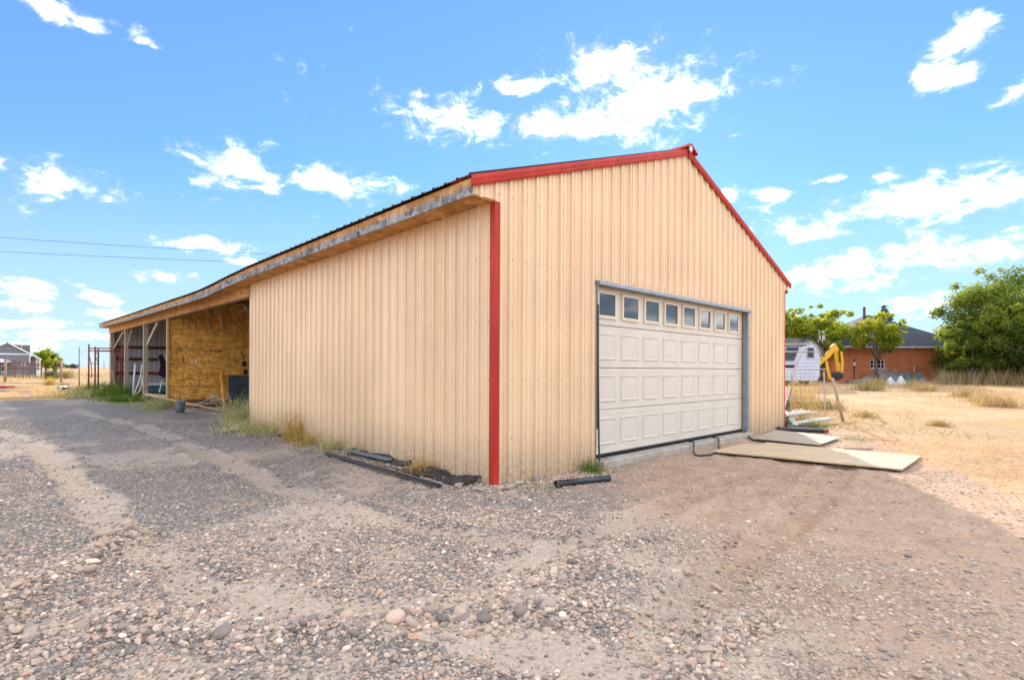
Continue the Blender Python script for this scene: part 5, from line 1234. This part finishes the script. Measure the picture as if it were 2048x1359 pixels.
# ------------------------------------------------------------------ bent pipe frame, fence, scrap at the right corner
HP = thing('hoop_frame', 'bent grey pipe hoop frame standing behind the barn corner', 'hoop frame', (0, 0, 0))
def P16(u, v, dep):
    lat = (u-1024)/1059*dep; x, y = gat(lat, dep); return (x, y, CAMZ-(v-740.5)/1059*dep)
arch = [(1578, 803), (1588, 745), (1601, 712), (1612, 691), (1622, 686), (1633, 692), (1642, 715)]
MB().tube([P16(u, v, 16) for u, v in arch], .02, 8).build('arch', M['steel_pipe'], HP, smooth=True)
MB().tube([P16(u+4, v, 18.4) for u, v in [(1570, 800), (1580, 745), (1596, 712), (1612, 692), (1622, 688), (1634, 700), (1642, 722)]], .017, 8).build('arch', M['steel_pipe'], HP, smooth=True)
for v0, v1, u1 in ((689, 688, 1618), (704, 703, 1638), (740, 738, 1652)): MB().tube([P16(1535, v0, 17), P16(u1, v1, 15.9)], .017, 8).build('purlin', M['steel_pipe'], HP, smooth=True)
MB().tube([P16(1600, 692, 20), P16(1625, 684, 20), P16(1640, 697, 20), P16(1648, 712, 20)], .05, 8).build('folded_cover', M['camper_roof'], HP, smooth=True)
FN = thing('wire_fence', 'sagging wire mesh fence with a leaning wooden post', 'fence', (0, 0, 0))
pa, pb = P16(1665, 756, 14), P16(1690, 827, 14)
MB().tube([(pb[0], pb[1], T(pb[0], pb[1])-.1), pa], [.045, .038], 8).build('post', M['post'], FN, smooth=True)
pc, pd_ = P16(1648, 742, 14.6), P16(1652, 816, 14.6)
MB().tube([(pd_[0], pd_[1], T(pd_[0], pd_[1])-.1), pc], .018, 8).build('post', M['steel_pipe'], FN)
for v in (748, 762, 775, 788, 800): MB().tube([P16(1568, v-2, 17.5), P16(1605, v+1, 16.4), P16(1650, v, 14.6)], .004, 5).build('wire', M['fence_wire'], FN)
for u in range(1574, 1650, 9): dd = 17.5-(u-1568)/82*2.9; MB().tube([P16(u, 745, dd), P16(u+1, 802, dd)], .0035, 4).build('wire', M['fence_wire'], FN)
x, y = 9.75, .55
def sheet_crumple(label, x, y, L, Wd, H, m, seed, rz, z=0.): return heap('tarp_scrap', label, x, y, L, Wd, H, m, seed, .45, .02, rz, z)
sheet_crumple('crumpled dirty white tarp just behind the barn corner', 10.35, .55, 1.3, .9, .42, M['tarp'], 11, .3)
sheet_crumple('low white tarp fold beyond the first one', 11.3, .45, 1.0, .6, .28, M['tarp'], 12, -.4)
sheet_crumple('green plastic scrap by the barn corner', 9.85, .25, .35, .35, .30, M['tarp_green'], 13, .2)
def trough(label, a, b, r_, m='white_pvc'):
    a = Vector(a); b = Vector(b); L = (b-a).length; o = MB(); n = 9; P = []
    P = [(r_*math.cos(math.pi+k*math.pi/(n-1)), r_*math.sin(math.pi+k*math.pi/(n-1))) for k in range(n)]; P += [((r_-.012)*math.cos(2*math.pi-k*math.pi/(n-1)), (r_-.012)*math.sin(2*math.pi-k*math.pi/(n-1))) for k in range(n)]
    o.prism(P, 'y', 0, L); d = b-a
    return tag(o.build('gutter_length', M[m], None, a, (math.asin(d.z/L), 0, math.atan2(-d.x, d.y))), label, 'gutter')
trough('upper white gutter length in the scrap beside the barn corner', (9.75, .15, .33), (11.2, -.05, .34), .09)
trough('lower white gutter length nearest the black case', (9.7, -.12, .14), (11.5, -.42, .18), .085)
tag(MB().beam(P16(1562, 830, 12.6), P16(1576, 775, 12.6), .16, .03).build('plastic_panel', M['white_paint'], None), 'bluish white panel leaning on the barn corner', 'panel')
st = thing('seat_back', 'dark mesh seat back tipped over in the scrap', 'seat', (11.25, .75, T(11.2, .7)+.35), 0)
MB().prism([(-.22, -.30), (.22, -.30), (.26, .05), (.16, .30), (-.16, .30), (-.26, .05)], 'y', -.02, .02).build('panel', M['machine_black'], st, rot=(-.4, .5, -.7), bevel=.01)
MB().tube([(.35, 0, .34), (.1, .05, .40), (-.2, .0, .3), (-.5, -.05, .0)], .025, 8).build('tube_frame', M['steel_pipe'], st, rot=(-.3, .2, -.7), smooth=True)
tag(MB().tube([on(9.6, -.18, .03), on(10.8, -.55, .04), on(12.6, -.75, .03)], .02, 6).build('thin_pole', M['pine_y'], None), 'thin pale pole on the ground beyond the gutters', 'pole')
tag(MB().box(0, .35, 0, .3, 0, .22).build('black_crate', M['black_plastic'], None, on(9.35, .05, -.02), bevel=.015), 'black plastic crate in the shadow of the right corner trim', 'crate')
tuft('grass_tuft', 'yellow-green grass in front of the white gutters', 'grass', 10.0, -.38, 260, .16, .22, 1.2, M['green'], .005, 88)
tuft('grass_tuft', 'yellow-green weeds growing through the white tarp', 'grass', 10.6, .1, 160, .4, .16, .7, M['gold'], .006, 89)
tuft('grass_tuft', 'sparse green strip at the far edge of the small plywood', 'grass', 8.1, -1.75, 220, .08, .22, 1.6, M['green'], .003, 90)

# ------------------------------------------------------------------ left background
def sx97(u): return float(CAM[0] + (97-CAM[1])/math.tan(AZ - math.atan((u-1024)/1059)))
lx, ly = sx97(-40), 97.
GH = thing('grey_house', 'grey sided house with white trim far across the field', 'house', (lx, ly, 0), 0)
def sc(u): return sx97(u)-lx                      # local x of a station along the house
g0, g1, gp, eave, peak = sc(-36), sc(60), sc(14.5), 3.1, 4.62
MB().prism([(g0, 0), (g1, 0), (g1, eave), (gp, peak), (g0, eave)], 'y', 0, 5).build('wall', M['grey_siding'], GH)
MB().box(g1+.002, sc(74), .6, 5, 0, 2.75).build('wall', M['grey_siding'], GH); MB().box(sc(74)+.002, sc(82), .9, 5, 0, 2.4).build('wall', M['white_paint'], GH)
MB().box(g0, g1, -.05, -.004, eave-.09, eave+.06).build('trim_band', M['white_paint'], GH)
MB().box(g1-.09, g1+.02, -.06, -.004, .05, eave-.1).build('corner_board', M['white_paint'], GH); MB().box(sc(73)-.06, sc(73)+.06, .54, .595, 0, 2.7).build('corner_board', M['white_paint'], GH)
MB().beam((gp, -.12, peak+.08), (sc(83), -.12, 2.35), .25, .16, (0, 0, 1)).build('rake_board', M['white_paint'], GH); MB().beam((gp, -.12, peak+.08), (g0-.3, -.12, eave-.1), .25, .16).build('rake_board', M['white_paint'], GH)
MB().add([(gp, -.2, peak+.18), (sc(83), -.2, 2.45), (sc(83), 5.2, 2.45), (gp, 5.2, peak+.18)], [(0, 1, 2, 3)]).build('roof', M['grey_shingle'], GH)
MB().add([(gp, -.2, peak+.18), (gp, 5.2, peak+.18), (g0-.4, 5.2, eave), (g0-.4, -.2, eave)], [(0, 1, 2, 3)]).build('roof', M['grey_shingle'], GH)
MB().prism([(sc(23), 3.2), (sc(62), 3.0), (sc(62), 4.5), (sc(23), 4.55)], 'y', 3, 6).build('rear_roof', M['grey_shingle'], GH)
MB().tube([(sc(44), 2.6, 3.8), (sc(44), 2.6, 4.35)], .06, 8).build('vent_pipe', M['yellow'], GH)
MB().prism([(sc(-20), 1.9), (sc(24), 1.9), (sc(18), 2.25), (sc(2), 2.4), (sc(-20), 2.4)], 'y', -2.4, -.1).build('porch_roof', M['white_paint'], GH)
MB().box(sc(2), sc(9), -.1, -.06, .5, 1.5).build('window', M['white_paint'], GH); MB().box(sc(2.8), sc(8.2), -.12, -.102, .65, 1.4).build('window_pane', M['glass_dark'], GH)
MB().box(sc(43), sc(51), -.08, -.062, 1.5, 1.85).build('window', M['white_paint'], GH); MB().box(sc(46), sc(49), -.10, -.082, 1.55, 1.8).build('window_pane', M['glass_dark'], GH)
MB().box(sc(76), sc(78), .86, .895, .9, 1.9).build('window_pane', M['glass_dark'], GH)
# dog run
def PT(u, v, dep): return P16(u, v+9.5-0, dep)       # the sight line dips by the same small angle on this side
def lev(u, z, dep):
    x, y = gat((u-1024)/1059*dep, dep); return (x, y, z)
KN = thing('dog_run', 'rusty framed wire dog run in front of the grey house', 'pen', (0, 0, 0))
for (ua, ub, da, db) in ((13, 83, 60, 63),):
    for k, q in enumerate((0, .24, .47, .66, .84, 1.0)):
        u = ua+(ub-ua)*q; d_ = da+(db-da)*q; top = 2.05-.45*q
        MB().tube([lev(u, 0, d_), lev(u, top, d_)], .05, 6).build('upright', M['rust_dark'], KN)
    for za, zb in ((2.05, 1.6), (1.15, 1.05), (.22, .12)): MB().tube([lev(ua, za, da), lev(ub, zb, db)], .05, 6).build('rail', M['rust_dark'], KN)
    for k, q in enumerate((.1, .5, .9)):
        MB().tube([lev(ua+6+(ub-ua)*q, 0, da+6), lev(ua+6+(ub-ua)*q, 1.7, da+6)], .04, 6).build('upright', M['rust_dark'], KN)
    MB().tube([lev(ua+4, 1.9, da+6), lev(ub-4, 1.5, db+5)], .04, 6).build('rail', M['rust_dark'], KN)
    MB().tube([lev(ua, 1.75, da), lev(ua+24, 1.1, da+1)], .035, 6).build('brace', M['rust_dark'], KN)
# field posts
def post(label, u, dep, h, r_, lean=0., m='post_far'):
    x, y = gat((u-1024)/1059*dep, dep); return tag(MB().tube([(x, y, -.1), (x+lean, y, h)], [r_, r_*.85], 8).build('field_post', M[m], None, smooth=True), label, 'post')
post('stout wooden post in front of the dog run', 10.5, 46, 2.0, .10); post('stout wooden post standing alone between dog run and scaffold', 122.5, 47, 1.95, .09)
post('tall thin pole left of the red scaffold', 158.5, 36, 2.7, .045); post('thin utility pole on the horizon behind the scaffold', 208, 260, 4.4, .15)
post('lattice mast rising above the far green tree', 95, 330, 15.0, .25, 0, 'steel_pipe')
tag(MB().tube([lev(160, 2.35, 36), lev(172, 2.28, 30)], .012, 5).build('wire_strand', M['fence_wire'], None), 'wire strand from the thin pole to the scaffold', 'wire')
for (u0, d0, u1, d1, z, lb) in ((-20, 44, 146, 41, .05, 'long pale timber lying across the field'), (-20, 33.5, 58, 32.5, .10, 'pale plank on the ground at the left edge'),):
    a = lev(u0, z, d0); b = lev(u1, z, d1); tag(MB().beam(a, b, .16, .10).build('timber', M['pine'], None), lb, 'timber')
a = lev(-25, .22, 29.5); b = lev(22, .22, 29.5); tag(MB().beam(a, b, .5, .14).build('red_beam', M['rust'], None), 'dull red steel beam on the ground at the left edge', 'beam')
a = lev(-25, .06, 28.6); b = lev(16, .06, 28.6); tag(MB().beam(a, b, .3, .1).build('roofing_scrap', M['galv'], None), 'grey metal roofing scrap under the red beam', 'scrap')
x, y, _ = lev(52, 0, 28.6); lump('concrete_block', 'flat white concrete block in the golden weeds', 'block', x, y, (.42, .22, .10), 391, M['concrete'], .1, .7)
x, y, _ = lev(55, 0, 26.8); lump('concrete_block', 'second flat stone nearer than the white block', 'block', x, y, (.42, .22, .06), 392, M['rock'], .1, .7)
for i, (u, d_, r_, lb) in enumerate(((124, 29, .15, 'white pipe end showing a dark hole in the golden weeds'), (133.5, 29, .07, 'small dark pipe end beside the white one'))):
    x, y, _ = lev(u, 0, d_); o = MB().lathe([(r_*.8, -.2), (r_*.8, .2), (r_, .2), (r_, -.2), (r_*.8, -.2)], 16).build('pipe_end', M['white_pvc' if i == 0 else 'rust_dark'], None, on(x, y, .18), (math.pi/2, 0, -.9), True); tag(o, lb, 'pipe')
x, y, _ = lev(141, 0, 28.5); tag(MB().tube([on(x, y, .36), on(x+.12, y, .2), on(x+.3, y-.1, .08)], .045, 8).build('white_elbow', M['white_pvc'], None, smooth=True), 'bent white pipe elbow in the golden weeds', 'pipe')
vx, vy, _ = lev(146, 0, 330)
VN = thing('parked_van', 'dark blue van parked far off near the horizon', 'van', (vx, vy, -.1), RZV)
MB().prism([(-1.9, .35), (1.9, .35), (1.9, 1.5), (1.7, 2.3), (-1.2, 2.3), (-1.9, 1.4)], 'y', 0, 1.8).build('body', M['navy'], VN, bevel=.08)
MB().box(-.9, 1.5, -.02, -.005, 1.5, 2.1).build('side_window', M['glass_dark'], VN)
for wx in (-1.2, 1.2): MB().lathe([(0, -.1), (.36, -.1), (.36, .1), (0, .1)], 16).build('wheel', M['rubber'], VN, (wx, .1, .36), (math.pi/2, 0, 0))
# overhead wires
def wire(label, a, b, sag):
    a = Vector(a); b = Vector(b); pts = []
    for k in range(25):
        t_ = k/24; p = a.lerp(b, t_); p.z -= sag*4*t_*(1-t_); pts.append(p)
    tag(MB().tube(pts, .022, 5).build('power_line', M['wire'], None), label, 'power line')
wire('upper of the two power lines crossing the sky', (-28.9, 102.5, 18.6), (42.4, 34.0, 12.9), .75)
wire('lower of the two power lines crossing the sky', (-28.9, 102.4, 16.3), (42.4, 33.9, 12.6), .75)
